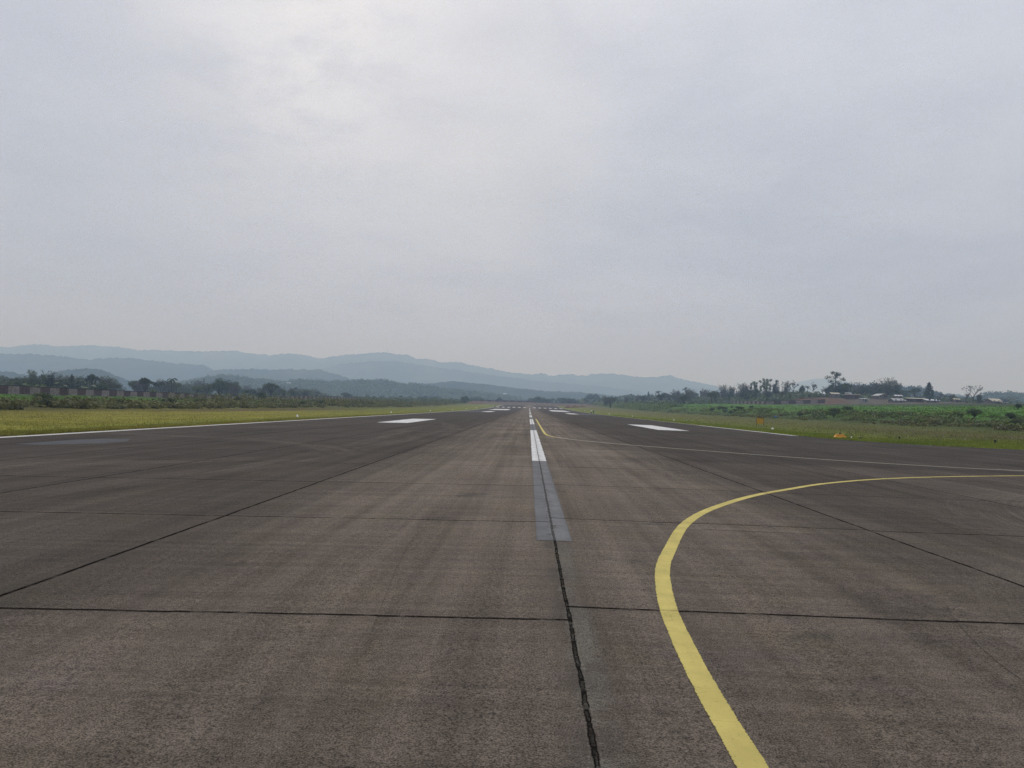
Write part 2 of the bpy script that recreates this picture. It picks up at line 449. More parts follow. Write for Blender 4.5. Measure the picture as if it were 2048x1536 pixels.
def paint_mat(name, col, wear=0.5, jamt=0.6, shade=0.18, streak=0.0):
    mt, nt, bs, out = new_mat(name)
    P = nt.coord('Object')
    j, sp, lane, slab, (x, y) = joints(nt, P)
    lo = tuple(c * (1 - shade) for c in col); hi = tuple(min(1, c * (1 + shade * 0.6)) for c in col)
    c = nt.mix(nt.map(nt.noise(P, 1.7, 6, 0.65), 0.3, 0.7), lo, hi)
    c = nt.mix(nt.map(nt.noise(nt.scalevec(P, (1, 0.35, 1)), 9, 5, 0.7), 0.55, 0.75, 0, 0.35), c, tuple(x * 0.72 for x in col))
    g = nt.noise(P, 70, 4, 0.7)
    c = nt.mix(nt.map(g, 0.56, 0.72, 0, 0.5), c, tuple(x * 0.55 for x in col))
    c = nt.mix(nt.map(nt.noise(P, 24, 6, 0.78), 0.60, 0.67, 0, wear), c, (0.10, 0.085, 0.072))
    c = nt.mix(nt.math('MULTIPLY', nt.map(nt.math('ABSOLUTE', x), 0.02, 0.13, 1.0, 0.0), nt.map(nt.noise(nt.scalevec(P, (1.5, 1, 1)), 9, 6, 0.75), 0.52, 0.60, 0, min(1.0, wear * 1.6))), c, (0.055, 0.048, 0.042))
    c = nt.mix(nt.map(nt.noise(nt.scalevec(P, (3.0, 0.4, 1)), 1.2, 6, 0.72), 0.52, 0.72, 0, wear * 0.8), c, tuple(v * 0.6 + 0.03 for v in col))
    eg = nt.node('ShaderNodeAttribute', attribute_name='edge').outputs['Fac']
    c = nt.mix(nt.map(nt.math('ADD', eg, nt.math('MULTIPLY', nt.math('SUBTRACT', nt.noise(P, 38, 5, 0.75), 0.5), 0.6)), 0.94, 1.02), c, (0.085, 0.07, 0.057))
    # hairline cracks
    cr = nt.voronoi(nt.vmath('ADD', P, nt.scalevec(nt.noise(P, 5, 4, out=1), (0.3, 0.3, 0.3))), 2.2, 'DISTANCE_TO_EDGE')
    c = nt.mix(nt.math('MULTIPLY', nt.map(cr, 0.002, 0.010, 0.45, 0.0), nt.map(nt.noise(P, 1.3, 3), 0.45, 0.55)), c, tuple(x * 0.35 for x in col))
    c = nt.mix(nt.math('MULTIPLY', sp, 0.30 * wear), c, (0.26, 0.26, 0.25))
    c = nt.mix(nt.math('MULTIPLY', j, jamt), c, (0.02, 0.018, 0.016))
    nt.inp(bs, 'Base Color', c); nt.inp(bs, 'Roughness', 0.8); nt.inp(bs, 'Specular IOR Level', 0.12)
    bp = nt.node('ShaderNodeBump'); nt.inp(bp, 'Strength', 0.25); nt.inp(bp, 'Distance', 0.006)
    nt.inp(bp, 'Height', nt.math('SUBTRACT', nt.math('MULTIPLY', g, 0.5), nt.math('MULTIPLY', j, 0.8))); nt.l.new(bp.outputs[0], bs.inputs['Normal'])
    return mt
M_WHITE = paint_mat('white_road_paint', (0.73, 0.72, 0.69), 0.5, 0.75)
M_GREY = paint_mat('faded_grey_paint', (0.152, 0.154, 0.156), 0.9, 0.97)
M_YELLOW = paint_mat('yellow_road_paint', (0.62, 0.51, 0.155), 0.55, 0.45, 0.16)
M_YELLOW_P = paint_mat('pale_yellow_road_paint', (0.50, 0.47, 0.37), 0.3, 0.30, 0.10)
M_EDGE = paint_mat('edge_line_paint', (0.60, 0.58, 0.52), 0.5, 0.3)
M_EDGE_F = paint_mat('worn_edge_line_paint', (0.36, 0.34, 0.29), 0.6, 0.3)
M_PATCH = paint_mat('grey_sealant', (0.075, 0.076, 0.084), 0.6, 0.8)

mt, nt, bs, out = new_mat('tyre_scuffed_concrete')
P = nt.coord('Object')
col, j, grain, pit = concrete_colour(nt, P)
uvn = nt.node('ShaderNodeAttribute', attribute_name='sweep')
ac, al, fd = nt.sep(uvn.outputs['Vector'])
a = nt.map(nt.noise(nt.comb(nt.math('MULTIPLY', ac, 11.0), nt.math('MULTIPLY', al, 0.16), 0), 1.0, 6, 0.72), 0.42, 0.62)
a = nt.math('MULTIPLY', nt.math('MULTIPLY', a, fd), nt.map(nt.noise(P, 0.35, 5, 0.7), 0.36, 0.58, 0.15, 0.72))
a = nt.math('MULTIPLY', a, nt.map(j, 0.0, 1.0, 1.0, 0.1))
gf = nt.map(grain, 0.42, 0.58, 0.3, 1.7, 'LINEAR')
col = nt.mix(a, col, nt.mix(1.0, (0.160, 0.134, 0.104), nt.comb(gf, gf, gf), 'MULTIPLY'))
nt.inp(bs, 'Base Color', col); nt.inp(bs, 'Roughness', 0.92); nt.inp(bs, 'Specular IOR Level', nt.map(j, 0.0, 1.0, 0.07, 0.0))
bp = nt.node('ShaderNodeBump'); nt.inp(bp, 'Strength', 0.45); nt.inp(bp, 'Distance', 0.012)
nt.inp(bp, 'Height', nt.math('SUBTRACT', grain, nt.math('MULTIPLY', j, 0.8))); nt.l.new(bp.outputs[0], bs.inputs['Normal'])
M_SCUFF = mt

# --- ground
mt, nt, bs, out = new_mat('ground_cover')
P = nt.coord('Object')
x, y, z = nt.sep(P)
xw = nt.math('ADD', x, nt.math('MULTIPLY', nt.math('SUBTRACT', nt.noise(P, 0.09, 5, 0.65), 0.5), 9.0))
xw = nt.mix(nt.map(nt.math('ABSOLUTE', x), 24.5, 32), nt.comb(x, x, x), nt.comb(xw, xw, xw))
u = nt.math('DIVIDE', nt.math('ADD', nt.sep(xw)[0], 160.0), 400.0)
def st(X, c): return ((X + 160) / 400.0, c)
zone = nt.ramp(u, [st(-160, (.050, .070, .028)), st(-100, (.065, .115, .025)), st(-76, (.070, .110, .026)), st(-64, (.075, .070, .032)),
                   st(-58, (.135, .125, .034)), st(-47, (.250, .225, .042)), st(-30, (.245, .232, .038)), st(-24.5, (.150, .190, .026)),
                   st(24, (.180, .215, .028)), st(28.5, (.165, .185, .030)), st(34, (.155, .175, .040)), st(50, (.145, .132, .048)), st(60, (.110, .128, .040)),
                   st(68, (.055, .075, .024)), st(82, (.080, .165, .028)), st(138, (.090, .190, .032)), st(160, (.055, .080, .028)), st(240, (.05, .07, .03))])
far_g = nt.math('MULTIPLY', nt.map(y, 100, 200), nt.math('LESS_THAN', x, 0))
zone = nt.mix(nt.math('MULTIPLY', far_g, 0.72), zone, nt.ramp(u, [st(-160, (.05, .07, .028)), st(-76, (.065, .10, .026)), st(-58, (.105, .115, .034)), st(-40, (.12, .150, .034)), st(-27, (.165, .185, .036)), st(-24, (.14, .18, .026))]))
def spot(cx, cy, rx, ry):
    d = nt.vmath('LENGTH', nt.scalevec(nt.vmath('SUBTRACT', P, (cx, cy, 0)), (1 / rx, 1 / ry, 0)))
    d = nt.math('ADD', d, nt.math('MULTIPLY', nt.math('SUBTRACT', nt.noise(P, 0.12, 5, 0.7), 0.5), 1.4))
    return nt.map(d, 0.65, 1.05, 1.0, 0.0)
zone = nt.mix(nt.math('MULTIPLY', spot(-52, 165, 6, 70), 0.85), zone, (.120, .080, .045))
zone = nt.mix(nt.math('MULTIPLY', spot(48, 80, 9, 45), 0.6), zone, (.105, .080, .042))
zone = nt.mix(spot(225, 478, 78, 62), zone, (.120, .098, .076))
zone = nt.mix(spot(186, 500, 18, 42), zone, nt.mix(nt.map(nt.noise(P, 0.12, 5, 0.7), 0.40, 0.58), (.125, .095, .072), (.145, .064, .046)))
zone = nt.mix(nt.math('MULTIPLY', nt.map(y, 668, 690), nt.map(nt.math('ABSOLUTE', x), 60, 95, 1.0, 0.0)), zone, nt.mix(nt.map(nt.noise(P, 0.06, 5, 0.7), 0.4, 0.6), (.13, .105, .075), (.125, .088, .066)))
zone = nt.mix(nt.map(y, 880, 960), zone, (.045, .06, .03))
gl = nt.math('MULTIPLY', nt.map(nt.math('ADD', y, nt.math('MULTIPLY', nt.noise(P, 0.3, 4), 6.0)), 60, 67, 1.0, 0.0), nt.map(x, 23, 25))
gl = nt.math('MULTIPLY', gl, nt.map(x, 60, 75, 1.0, 0.0))
zone = nt.mix(gl, zone, (.185, .220, .028))
# patchy growth
pn = nt.noise(P, 0.35, 6, 0.68)
zone = nt.mix(1.0, zone, nt.ramp(nt.map(pn, 0.28, 0.72, 0, 1, 'LINEAR'), [(0, (.55, .55, .5)), (0.5, (1, 1, 1)), (1, (1.35, 1.32, 1.1))]), 'MULTIPLY')
sn = nt.noise(nt.scalevec(P, (0.9, 0.05, 1)), 1.0, 5, 0.6)
zone = nt.mix(1.0, zone, nt.ramp(nt.map(sn, 0.3, 0.7, 0, 1, 'LINEAR'), [(0, (.72, .74, .7)), (1, (1.25, 1.22, 1.2))]), 'MULTIPLY')
fn = nt.noise(P, 3.2, 5, 0.72)
zone = nt.mix(1.0, zone, nt.ramp(nt.map(fn, 0.3, 0.7, 0, 1, 'LINEAR'), [(0, (.5, .5, .5)), (1, (1.5, 1.5, 1.5))]), 'MULTIPLY')
nt.inp(bs, 'Base Color', zone); nt.inp(bs, 'Roughness', 0.95); nt.inp(bs, 'Specular IOR Level', 0.1)
bp = nt.node('ShaderNodeBump'); nt.inp(bp, 'Strength', 0.8); nt.inp(bp, 'Distance', 0.25)
nt.inp(bp, 'Height', nt.math('ADD', fn, nt.math('MULTIPLY', pn, 2.0))); nt.l.new(bp.outputs[0], bs.inputs['Normal'])
M_GROUND = mt

def leaf_mat(name, c1, c2, tone=0.35, nscale=0.5, transl=0.25):
    mt, nt, bs, out = new_mat(name)
    oi = nt.node('ShaderNodeObjectInfo')
    P = nt.pos()
    n = nt.noise(P, nscale, 4, 0.65)
    c = nt.mix(nt.map(n, 0.32, 0.68), c1, c2)
    f = nt.map(oi.outputs['Random'], 0, 1, 1 - tone, 1 + tone, 'LINEAR')
    c = nt.mix(1.0, c, nt.comb(f, f, f), 'MULTIPLY')
    f2 = nt.map(nt.noise(P, 6.0, 3, 0.7), 0.3, 0.7, 0.6, 1.4, 'LINEAR')
    c = nt.mix(1.0, c, nt.comb(f2, f2, f2), 'MULTIPLY')
    nt.inp(bs, 'Base Color', c); nt.inp(bs, 'Roughness', 0.65); nt.inp(bs, 'Specular IOR Level', 0.25)
    tl = nt.node('ShaderNodeBsdfTranslucent'); nt.inp(tl, 0, c)
    mx = nt.node('ShaderNodeMixShader'); nt.inp(mx, 0, transl)
    nt.l.new(bs.outputs[0], mx.inputs[1]); nt.l.new(tl.outputs[0], mx.inputs[2]); nt.l.new(mx.outputs[0], out.inputs[0])
    return mt
M_LEAF = leaf_mat('tree_leaves', (.064, .084, .040), (.112, .138, .054))
M_LEAF_D = leaf_mat('dark_tree_leaves', (.040, .056, .030), (.074, .102, .044))
M_LEAF_L = leaf_mat('light_tree_leaves', (.065, .105, .032), (.105, .150, .046))
M_LEAF_B = leaf_mat('bamboo_leaves', (.070, .076, .048), (.120, .120, .072))
M_LEAF_T = leaf_mat('dry_twig_leaves', (.085, .080, .066), (.130, .120, .098))
M_SCRUB = leaf_mat('scrub_leaves', (.082, .112, .036), (.170, .225, .052), 0.0, 0.16)
M_WEED = leaf_mat('field_weeds', (.105, .215, .032), (.170, .300, .050), 0.0, 0.10)
M_SCRUB_D = leaf_mat('dry_scrub_leaves', (.095, .092, .036), (.18, .185, .060), 0.0, 0.14)
M_GRASS_L = leaf_mat('dry_grass_blades', (.190, .190, .030), (.310, .275, .055), 0.0, 0.12, 0.3)
M_GRASS_G = leaf_mat('green_grass_blades', (.130, .180, .020), (.230, .260, .036), 0.0, 0.15, 0.3)
M_BARK = simple_mat('tree_bark', (.065, .052, .042), 0.9, 0.35, 2.0)
M_TWIG = simple_mat('grey_twigs', (.085, .072, .064), 0.9, 0.3, 2.0)
M_FOREST = None
def hill_mat(name, c1, c2, c3, sc):
    mt, nt, bs, out = new_mat(name)
    P = nt.coord('Object')
    c = nt.mix(nt.map(nt.noise(P, sc, 6, 0.65), 0.35, 0.65), c1, c2)
    c = nt.mix(nt.map(nt.noise(nt.vmath('ADD', P, (500, 90, 0)), sc * 0.4, 5, 0.6), 0.56, 0.68, 0, 0.6), c, c3)
    f = nt.map(nt.noise(P, sc * 14, 4, 0.7), 0.3, 0.7, 0.6, 1.4, 'LINEAR')
    c = nt.mix(1.0, c, nt.comb(f, f, f), 'MULTIPLY')
    nt.inp(bs, 'Base Color', c); nt.inp(bs, 'Roughness', 1.0); nt.inp(bs, 'Specular IOR Level', 0.0)
    return mt
M_HILL = hill_mat('forested_hillside', (.024, .040, .020), (.060, .076, .038), (.13, .125, .075), 0.005)
M_HILL_N = hill_mat('wooded_slope', (.024, .038, .018), (.056, .074, .032), (.11, .11, .06), 0.012)

M_WALL_W = simple_mat('weathered_white_render', (.235, .20, .172), 0.9, 0.3, 1.3, 0.2, (.11, .08, .066))
M_WALL_B = simple_mat('red_brown_render', (.095, .060, .052), 0.9, 0.3, 1.2, 0.2, (.06, .045, .038))
M_WALL_P = simple_mat('hazy_pink_render', (.15, .115, .105), 0.9, 0.25, 1.0)
M_COPING = simple_mat('dark_coping', (.045, .036, .032), 0.9, 0.3, 1.5)
M_AMBER = simple_mat('amber_panel', (.50, .29, .018), 0.5, 0.12, 4.0, 0.4, (.30, .16, .03))
M_AMBER_D = simple_mat('amber_frame', (.12, .065, .016), 0.5, 0.15, 4.0, 0.4)
M_ORANGE = simple_mat('orange_marker_skin', (.66, .29, .02), 0.55, 0.12, 6.0, 0.4, (.45, .20, .03))
M_ORANGE_L = simple_mat('pale_orange_marker_skin', (.80, .52, .10), 0.55, 0.1, 6.0, 0.4)
M_BLACK = simple_mat('black_rubber', (.012, .012, .013), 0.6, 0.2, 8.0)
M_LAMPW = simple_mat('white_enamel', (.78, .77, .72), 0.4, 0.08, 9.0, 0.5, (.55, .52, .45))
M_GLASS = simple_mat('pale_lens', (.70, .70, .62), 0.15, 0.05, 9.0, 0.6)
M_BLUE = simple_mat('blue_plastic', (.05, .20, .42), 0.5, 0.15, 4.0)
M_TIN = simple_mat('pale_tin_roof', (.40, .40, .39), 0.5, 0.2, 0.8, 0.5, (.22, .18, .15))
M_TIN_W = simple_mat('white_tin_roof', (.72, .73, .74), 0.5, 0.08, 0.8, 0.5)
M_TIN_R = simple_mat('rusty_tin_roof', (.20, .13, .10), 0.7, 0.3, 0.9, 0.3, (.11, .07, .055))
M_CREAM = simple_mat('cream_roof', (.52, .48, .36), 0.7, 0.15, 0.9, 0.3)
M_MUD = simple_mat('mud_plaster', (.155, .125, .10), 0.9, 0.25, 0.9)
M_WHITEWASH = simple_mat('whitewashed_plaster', (.27, .26, .245), 0.9, 0.15, 0.9, 0.2, (.25, .22, .2))
M_DARKWOOD = simple_mat('dark_timber', (.040, .032, .028), 0.9, 0.3, 2.0)
M_PANE = simple_mat('dark_window_glass', (.015, .017, .02), 0.2, 0.1, 3.0, 0.5)
M_STEEL = simple_mat('galvanised_steel', (.25, .26, .27), 0.5, 0.15, 3.0, 0.5)


# ------------------------------------------------------------------ pavement outline
HALF = 22.9
def pz(x, y): return -0.009 * abs(x) + float(zy(y))
def right_edge(y):
    """x of the right pavement edge (taxiway mouth between y = 2 and 66)"""
    pts = [(-60, HALF), (-14, HALF), (-8, 24.5), (-3, 30), (0, 38), (1.5, 60), (1.51, 95), (45.5, 95), (45.6, 62), (47.2, 44), (49.8, 36), (51.5, 31.6), (54.0, 26.6), (57.5, 24.3), (63, 23.2), (72, HALF), (2000, HALF)]
    return float(np.interp(y, [p[0] for p in pts], [p[1] for p in pts]))

# ------------------------------------------------------------------ ground sheet
def spaced(a, b, n, p=1.0): return a + (b - a) * np.linspace(0, 1, n) ** p
gx = np.concatenate([-spaced(260, 9000, 18, 2.2)[::-1], np.arange(-252, -104, 5.0), np.arange(-104, -57, 1.2), np.arange(-57, -24, 2.2), [-24, -23.2, -22.6, -15, -8, 0, 8, 15, 22.6, 23.2, 24],
                     np.arange(26, 60, 2.0), np.arange(60, 102, 1.2), np.arange(103, 262, 3.5), spaced(268, 9000, 18, 2.2)])
gx = np.unique(np.round(gx, 3))
gy = np.concatenate([np.arange(-60, 0, 6.0), np.arange(0, 40, 2.0), np.arange(40, 200, 1.6), np.arange(200, 420, 3.0), np.arange(420, 1000, 7.0), np.arange(1000, 1500, 20.0), spaced(1520, 9500, 20, 1.6)])
GX, GY = np.meshgrid(gx, gy)
GZ = terrain(GX, GY)
edge = np.array([right_edge(v) for v in gy])[:, None]
under = (GX > 20) & (GX < edge + 0.0) & (GY < 60)
GZ = np.where(under, np.minimum(GZ, -0.009 * np.minimum(np.abs(GX), 32) - 0.10), GZ)
nyy, nxx = GX.shape
idx = np.arange(nyy * nxx).reshape(nyy, nxx)
gf = np.stack([idx[:-1, :-1], idx[:-1, 1:], idx[1:, 1:], idx[1:, :-1]], -1).reshape(-1, 4)
ground = mesh_obj('ground', np.stack([GX, GY, GZ], -1).reshape(-1, 3), gf, M_GROUND, smooth=True)
tag(ground, 'mown grass strips, rough banks and bare earth on both sides of the runway', 'ground', kind='structure')

# ------------------------------------------------------------------ runway slab with its paint
ry = np.unique(np.concatenate([np.arange(-60, 72, 1.0), [1.5, 1.51, 45.5, 45.6], np.arange(72, 200, 8.0), np.arange(200, 656, 6.0), [656.0]]))
def pz(x, y): return -0.009 * np.minimum(np.abs(x), 32) + zy(y)
rv = []
ts = np.concatenate([np.linspace(-1, 0, 9), np.linspace(0, 1, 13)[1:]])
for v in ry:
    e = right_edge(v)
    for t in ts:
        xx = t * HALF if t < 0 else t * e
        rv.append((xx, v, float(pz(xx, v))))
rv = np.array(rv); k = len(ts)
idx = np.arange(len(rv)).reshape(len(ry), k)
rf = np.stack([idx[:-1, :-1], idx[:-1, 1:], idx[1:, 1:], idx[1:, :-1]], -1).reshape(-1, 4)
runway = mesh_obj('runway', rv, rf, M_CONC)
tag(runway, 'long brown grey concrete runway in jointed slabs running straight to the hills', 'runway', kind='structure')

def strip(name, left, right, mat, lift=0.004, jit=0.0):
    """paint sheet between two polylines of (x, y), following the crown of the slab"""
    n = len(left); v = []; 
    for (a, b) in zip(left, right):
        a = np.array(a); b = np.array(b); dd = (b - a) / max(1e-6, np.linalg.norm(b - a))
        for tt in (0, 0.5, 1):
            p = a * (1 - tt) + b * tt
            if jit and tt != 0.5: p = p + dd * rng.normal(0, jit)
            v.append((p[0], p[1], float(pz(p[0], p[1])) + lift))
    f = []
    for i in range(n - 1):
        for j in range(2):
            q = i * 3 + j; f.append((q, q + 1, q + 4, q + 3))
    o = mesh_obj(name, np.array(v), f, mat, runway)
    at = o.data.attributes.new('edge', 'FLOAT', 'POINT'); at.data.foreach_set('value', np.tile([1.0, 0.0, 1.0], n))
    return o
def bar(name, x0, x1, y0, y1, mat, lift=0.004, jit=0.004):
    n = max(2, int((y1 - y0) / 0.35) if y1 < 60 else int((y1 - y0) / 4) + 2)
    ys = np.linspace(y0, y1, n)
    return strip(name, [(x0, q) for q in ys], [(x1, q) for q in ys], mat, lift, jit)
o = bar('faded_centreline_dash', -0.225, 0.225, 9.6, 23.70, M_GREY); o['label'] = 'grey worn dash of the centre line, split by the open joint'
for i in range(9):
    y0 = 23.72 + 50.4 * i
    o = bar('centreline_dash', -0.225, 0.225, y0, y0 + 31.3, M_WHITE)
    if i < 4: bar('faded_centreline_dash', -0.225, 0.225, y0 + 31.34, y0 + 50.3, M_GREY, jit=0.004)
bar('centreline_dash', -0.225, 0.225, 560, 610, M_WHITE)
for s in (-1, 1):
    bar('touchdown_bar', min(s * 11.35, s * 14.3), max(s * 11.35, s * 14.3), 70.0, 92.0, M_WHITE, jit=0.01)
    bar('touchdown_bar', min(s * 11.35, s * 14.3), max(s * 11.35, s * 14.3), 222.0, 255.0, M_WHITE, jit=0.01)
    bar('touchdown_bar', min(s * 9.0, s * 17.0), max(s * 9.0, s * 17.0), 315.0, 372.0, M_WHITE, jit=0.01)
    o = bar('grey_bar', min(s * 14.4, s * 20.5), max(s * 14.4, s * 20.5), 215.0, 262.0, M_PATCH, jit=0.01)
    for k in range(6):
        xa = s * (2.2 + k * 3.35); xb = s * (2.2 + k * 3.35 + 1.8)
        bar('threshold_bar', min(xa, xb), max(xa, xb), 470, 502, M_WHITE)
bar('edge_line', -22.55, -21.9, -40, 650, M_EDGE, jit=0.03)
bar('edge_line', 22.2, 22.85, 66.5, 104, M_EDGE, jit=0.03)
bar('worn_edge_line', 22.3, 22.75, 104.1, 650, M_EDGE_F, jit=0.05)
# blotted-out bar on the far left
pv = [(-18.75, 27.2), (-18.7, 30.6), (-18.2, 31.9), (-17.3, 32.2)]; pw = [(-17.6, 26.9), (-16.3, 28.6), (-16.35, 30.4), (-17.0, 31.9)]
o = strip('sealed_patch', pv, pw, M_PATCH, 0.004, 0.02)

def smooth_poly(pts, n):
    """Catmull-Rom through pts"""
    pts = np.array(pts, float)
    P = np.vstack([2 * pts[0] - pts[1], pts, 2 * pts[-1] - pts[-2]])
    out = []
    for i in range(1, len(P) - 2):
        for t in np.linspace(0, 1, n, endpoint=False):
            a, b, c, d2 = P[i - 1], P[i], P[i + 1], P[i + 2]
            out.append(0.5 * ((2 * b) + (c - a) * t + (2 * a - 5 * b + 4 * c - d2) * t * t + (3 * b - a - 3 * c + d2) * t ** 3))
    out.append(pts[-1]); return np.array(out)
def ribbon(name, pts, width, mat, n=14, lift=0.004, jit=0.003, across=False):
    c = smooth_poly(pts, n)
    for _ in range(30): c[1:-1] = 0.25 * c[:-2] + 0.5 * c[1:-1] + 0.25 * c[2:]
    t = np.gradient(c, axis=0); t /= np.linalg.norm(t, axis=1)[:, None]
    nrm = np.stack([t[:, 1], -t[:, 0]], -1)
    wj = width
    o = strip(name, c - nrm * wj / 2, c + nrm * wj / 2, mat, lift, jit)
    return o
ribbon('taxiway_line', [(0.72, -6), (0.725, 0), (0.725, 2.5), (0.73, 3.7), (0.74, 4.5), (0.77, 5.3), (0.83, 6.3), (0.92, 7.1), (1.09, 8.2), (1.37, 9.3), (1.85, 11.05), (2.35, 12.4), (3.0, 13.75), (4.3, 15.95), (5.7, 17.75), (7.2, 19.6), (10.4, 22.4), (15.9, 25.4), (24, 28.3), (40, 30.2), (94, 30.6)], 0.155, M_YELLOW, jit=0.0016)
ribbon('taxiway_line', [(0.66, 108), (0.665, 80), (0.67, 60), (0.68, 52), (0.71, 47.6), (0.86, 45.2), (1.2, 43.4)], 0.155, M_YELLOW)
o = ribbon('taxiway_line', [(1.215, 43.34), (1.75, 41.7), (2.4, 40.3), (3.3, 38.8), (4.4, 37.2), (9.0, 32.5), (12.0, 30.1), (15.0, 28.55), (18.5, 27.9), (26, 28.6), (34, 30.1)], 0.17, M_YELLOW_P)

# pale sweeps where wheels turned
SW = []
def sweep(pts, width):
    SW.append(1)
    c = smooth_poly(pts, 12); n = len(c); K = 9
    t = np.gradient(c, axis=0); t /= np.linalg.norm(t, axis=1)[:, None]
    nrm = np.stack([t[:, 1], -t[:, 0]], -1)
    al = np.concatenate([[0], np.cumsum(np.linalg.norm(np.diff(c, axis=0), axis=1))])
    v = []; at = []
    for i in range(n):
        for k in range(K):
            q = k / (K - 1) * 2 - 1; p = c[i] + nrm[i] * q * width / 2
            v.append((p[0], p[1], float(pz(p[0], p[1])) + 0.0025 + 0.0001 * len(SW)))
            at.append((q * width / 2 + pts[0][0] * 3, al[i], max(0.0, (1 - q * q)) * min(1.0, al[i] / 3.0, (al[-1] - al[i]) / 3.0)))
    idx = np.arange(n * K).reshape(n, K)
    f = np.stack([idx[:-1, :-1], idx[:-1, 1:], idx[1:, 1:], idx[1:, :-1]], -1).reshape(-1, 4)
    o = mesh_obj('tyre_sweep', np.array(v), f, M_SCUFF, runway)
    a = o.data.attributes.new('sweep', 'FLOAT_VECTOR', 'POINT'); a.data.foreach_set('vector', np.array(at, dtype=np.float32).ravel())
for pts, wd in [([(-9.5, 12.0), (-7.9, 17.5), (-7.0, 24), (-7.2, 34), (-8.6, 52)], 1.8), ([(-14, 18.5), (-10, 20.5), (-7.6, 24), (-6.5, 30), (-6.3, 46)], 1.6), ([(-6.4, 42), (-5.6, 51), (-6.3, 60), (-8.6, 74)], 1.7),
                ([(-3.6, 16), (-3.7, 32), (-3.9, 60), (-3.4, 110)], 1.8), ([(3.0, 11), (3.3, 18), (4.2, 28), (4.6, 50)], 1.6), ([(9.2, 3.6), (8.2, 8.5), (8.8, 13.5), (11.8, 18), (18, 21.5)], 4.2),
                ([(13, 6), (12.2, 10), (13.4, 14), (17, 17), (24, 19)], 3.6), ([(4.2, 3.2), (4.2, 5.2), (5.2, 7.6), (7.4, 10), (11, 12.4)], 2.6), ([(-5.5, 24), (-9.5, 31), (-15, 35), (-22, 37.5)], 1.8), ([(-1.9, 3.4), (-2.3, 6), (-2.6, 12), (-2.6, 30)], 1.6)]:
    sweep(pts, wd)

# ------------------------------------------------------------------ leaves, tufts
def quads_at(C, N, size, aspect=1.0):
    """one small quad per centre, facing N (random tilt already in N)"""
    n = len(C)
    N = N / np.linalg.norm(N, axis=1)[:, None]
    A = rng.normal(size=(n, 3)); A -= N * np.sum(A * N, 1)[:, None]; A /= np.linalg.norm(A, axis=1)[:, None]
    B = np.cross(N, A)
    s = (size * rng.uniform(0.6, 1.3, n) * 0.5)[:, None]
    a = A * s; b = B * s * aspect
    v = np.stack([C - a, C - b * 0.8, C + a * 1.15, C + b], 1).reshape(-1, 3)
    f = np.arange(4 * n).reshape(n, 4)
    return v, f
def cloud(clumps, size, shell=0.5, up=0.4):
    """clumps: list of (centre, (rx,ry,rz), count)"""
    Cs = []; Ns = []
    for c, r, n in clumps:
        d = rng.normal(size=(n, 3)); d /= np.linalg.norm(d, axis=1)[:, None]
        rr = rng.uniform(0, 1, n) ** shell
        p = d * rr[:, None] * (1 + 0.16 * rng.normal(size=(n, 1)))
        Cs.append(np.array(c) + p * np.array(r)); Ns.append(d * 0.7 + rng.normal(size=(n, 3)) * 0.6 + np.array([0, 0, up]))
    return quads_at(np.concatenate(Cs), np.concatenate(Ns), size)
def join(parts):
    vs_, fs_ = [], []; k = 0
    for v, f in parts:
        vs_.append(v); fs_.append(f + k); k += len(v)
    return np.concatenate(vs_), np.concatenate(fs_)

# grass blades along the pavement edges and over the mown strips
def blades(C, h, lean=0.5):
    n = len(C)
    th_ = rng.uniform(0, 2 * np.pi, n); wd = rng.uniform(0.012, 0.03, n) * (h / 0.12)
    s = np.stack([np.cos(th_), np.sin(th_), np.zeros(n)], -1) * wd[:, None]
    tip = C + np.stack([rng.normal(0, lean, n) * h, rng.normal(0, lean, n) * h, h], -1)
    v = np.stack([C - s, C + s, tip], 1).reshape(-1, 3)
    return v, np.arange(3 * n).reshape(n, 3)
def scatter(x0, x1, y0, y1, n, p=1.0):
    u_ = rng.uniform(0, 1, n); Y = 1.0 / ((1 / y0) * (1 - u_) + (1 / y1) * u_) if p else rng.uniform(y0, y1, n)
    X = rng.uniform(x0, x1, n)
    return X, Y
def grass_field(name, label, zones, mat):
    Cs = []; hs = []
    for (x0, x1, y0, y1, n, h) in zones:
        X, Y = scatter(x0, x1, y0, y1, n)
        # tufts: gather blades round tuft centres
        X = X + rng.normal(0, 0.03, n); Y = Y + rng.normal(0, 0.03, n)
        e = np.array([right_edge(v) for v in Y])
        jg = fbm(Y / 0.9, X * 0 + 3.0, 77) * 0.7
        keep = (X < -22.66 + jg) | (X > e - 0.02 + jg)
        X, Y = X[keep], Y[keep]
        clump = 0.45 + 1.2 * np.clip(fbm(X / 1.7, Y / 1.7, 21) + 0.5, 0, 1)
        Cs.append(np.stack([X, Y, terrain(X, Y) - 0.01], -1)); hs.append(h * clump * rng.uniform(0.6, 1.3, len(X)))
    v, f = blades(np.concatenate(Cs), np.concatenate(hs))
    o = mesh_obj(name, v, f, mat)
    return tag(o, label, 'grass', kind='stuff')
grass_field('grass', 'short yellowing grass on the wide left runway strip', [(-60, -24.5, 26, 260, 42000, 0.11), (-24.8, -22.5, 26, 200, 34000, 0.14), (-23.2, -22.4, 26, 120, 14000, 0.17)], M_GRASS_L)
grass_field('grass', 'bright green grass along the pavement edge on the right', [(23.0, 29.5, 55, 260, 22000, 0.13), (23, 46, 46, 68, 40000, 0.14)], M_GRASS_G)
grass_field('grass', 'thin brownish grass between the right runway edge and the scrub bank', [(29, 68, 60, 300, 16000, 0.15)], M_SCRUB_D)
grass_field('grass', 'fresher green grass growing through the brownish right strip', [(27, 68, 58, 300, 16000, 0.15)], M_GRASS_G)

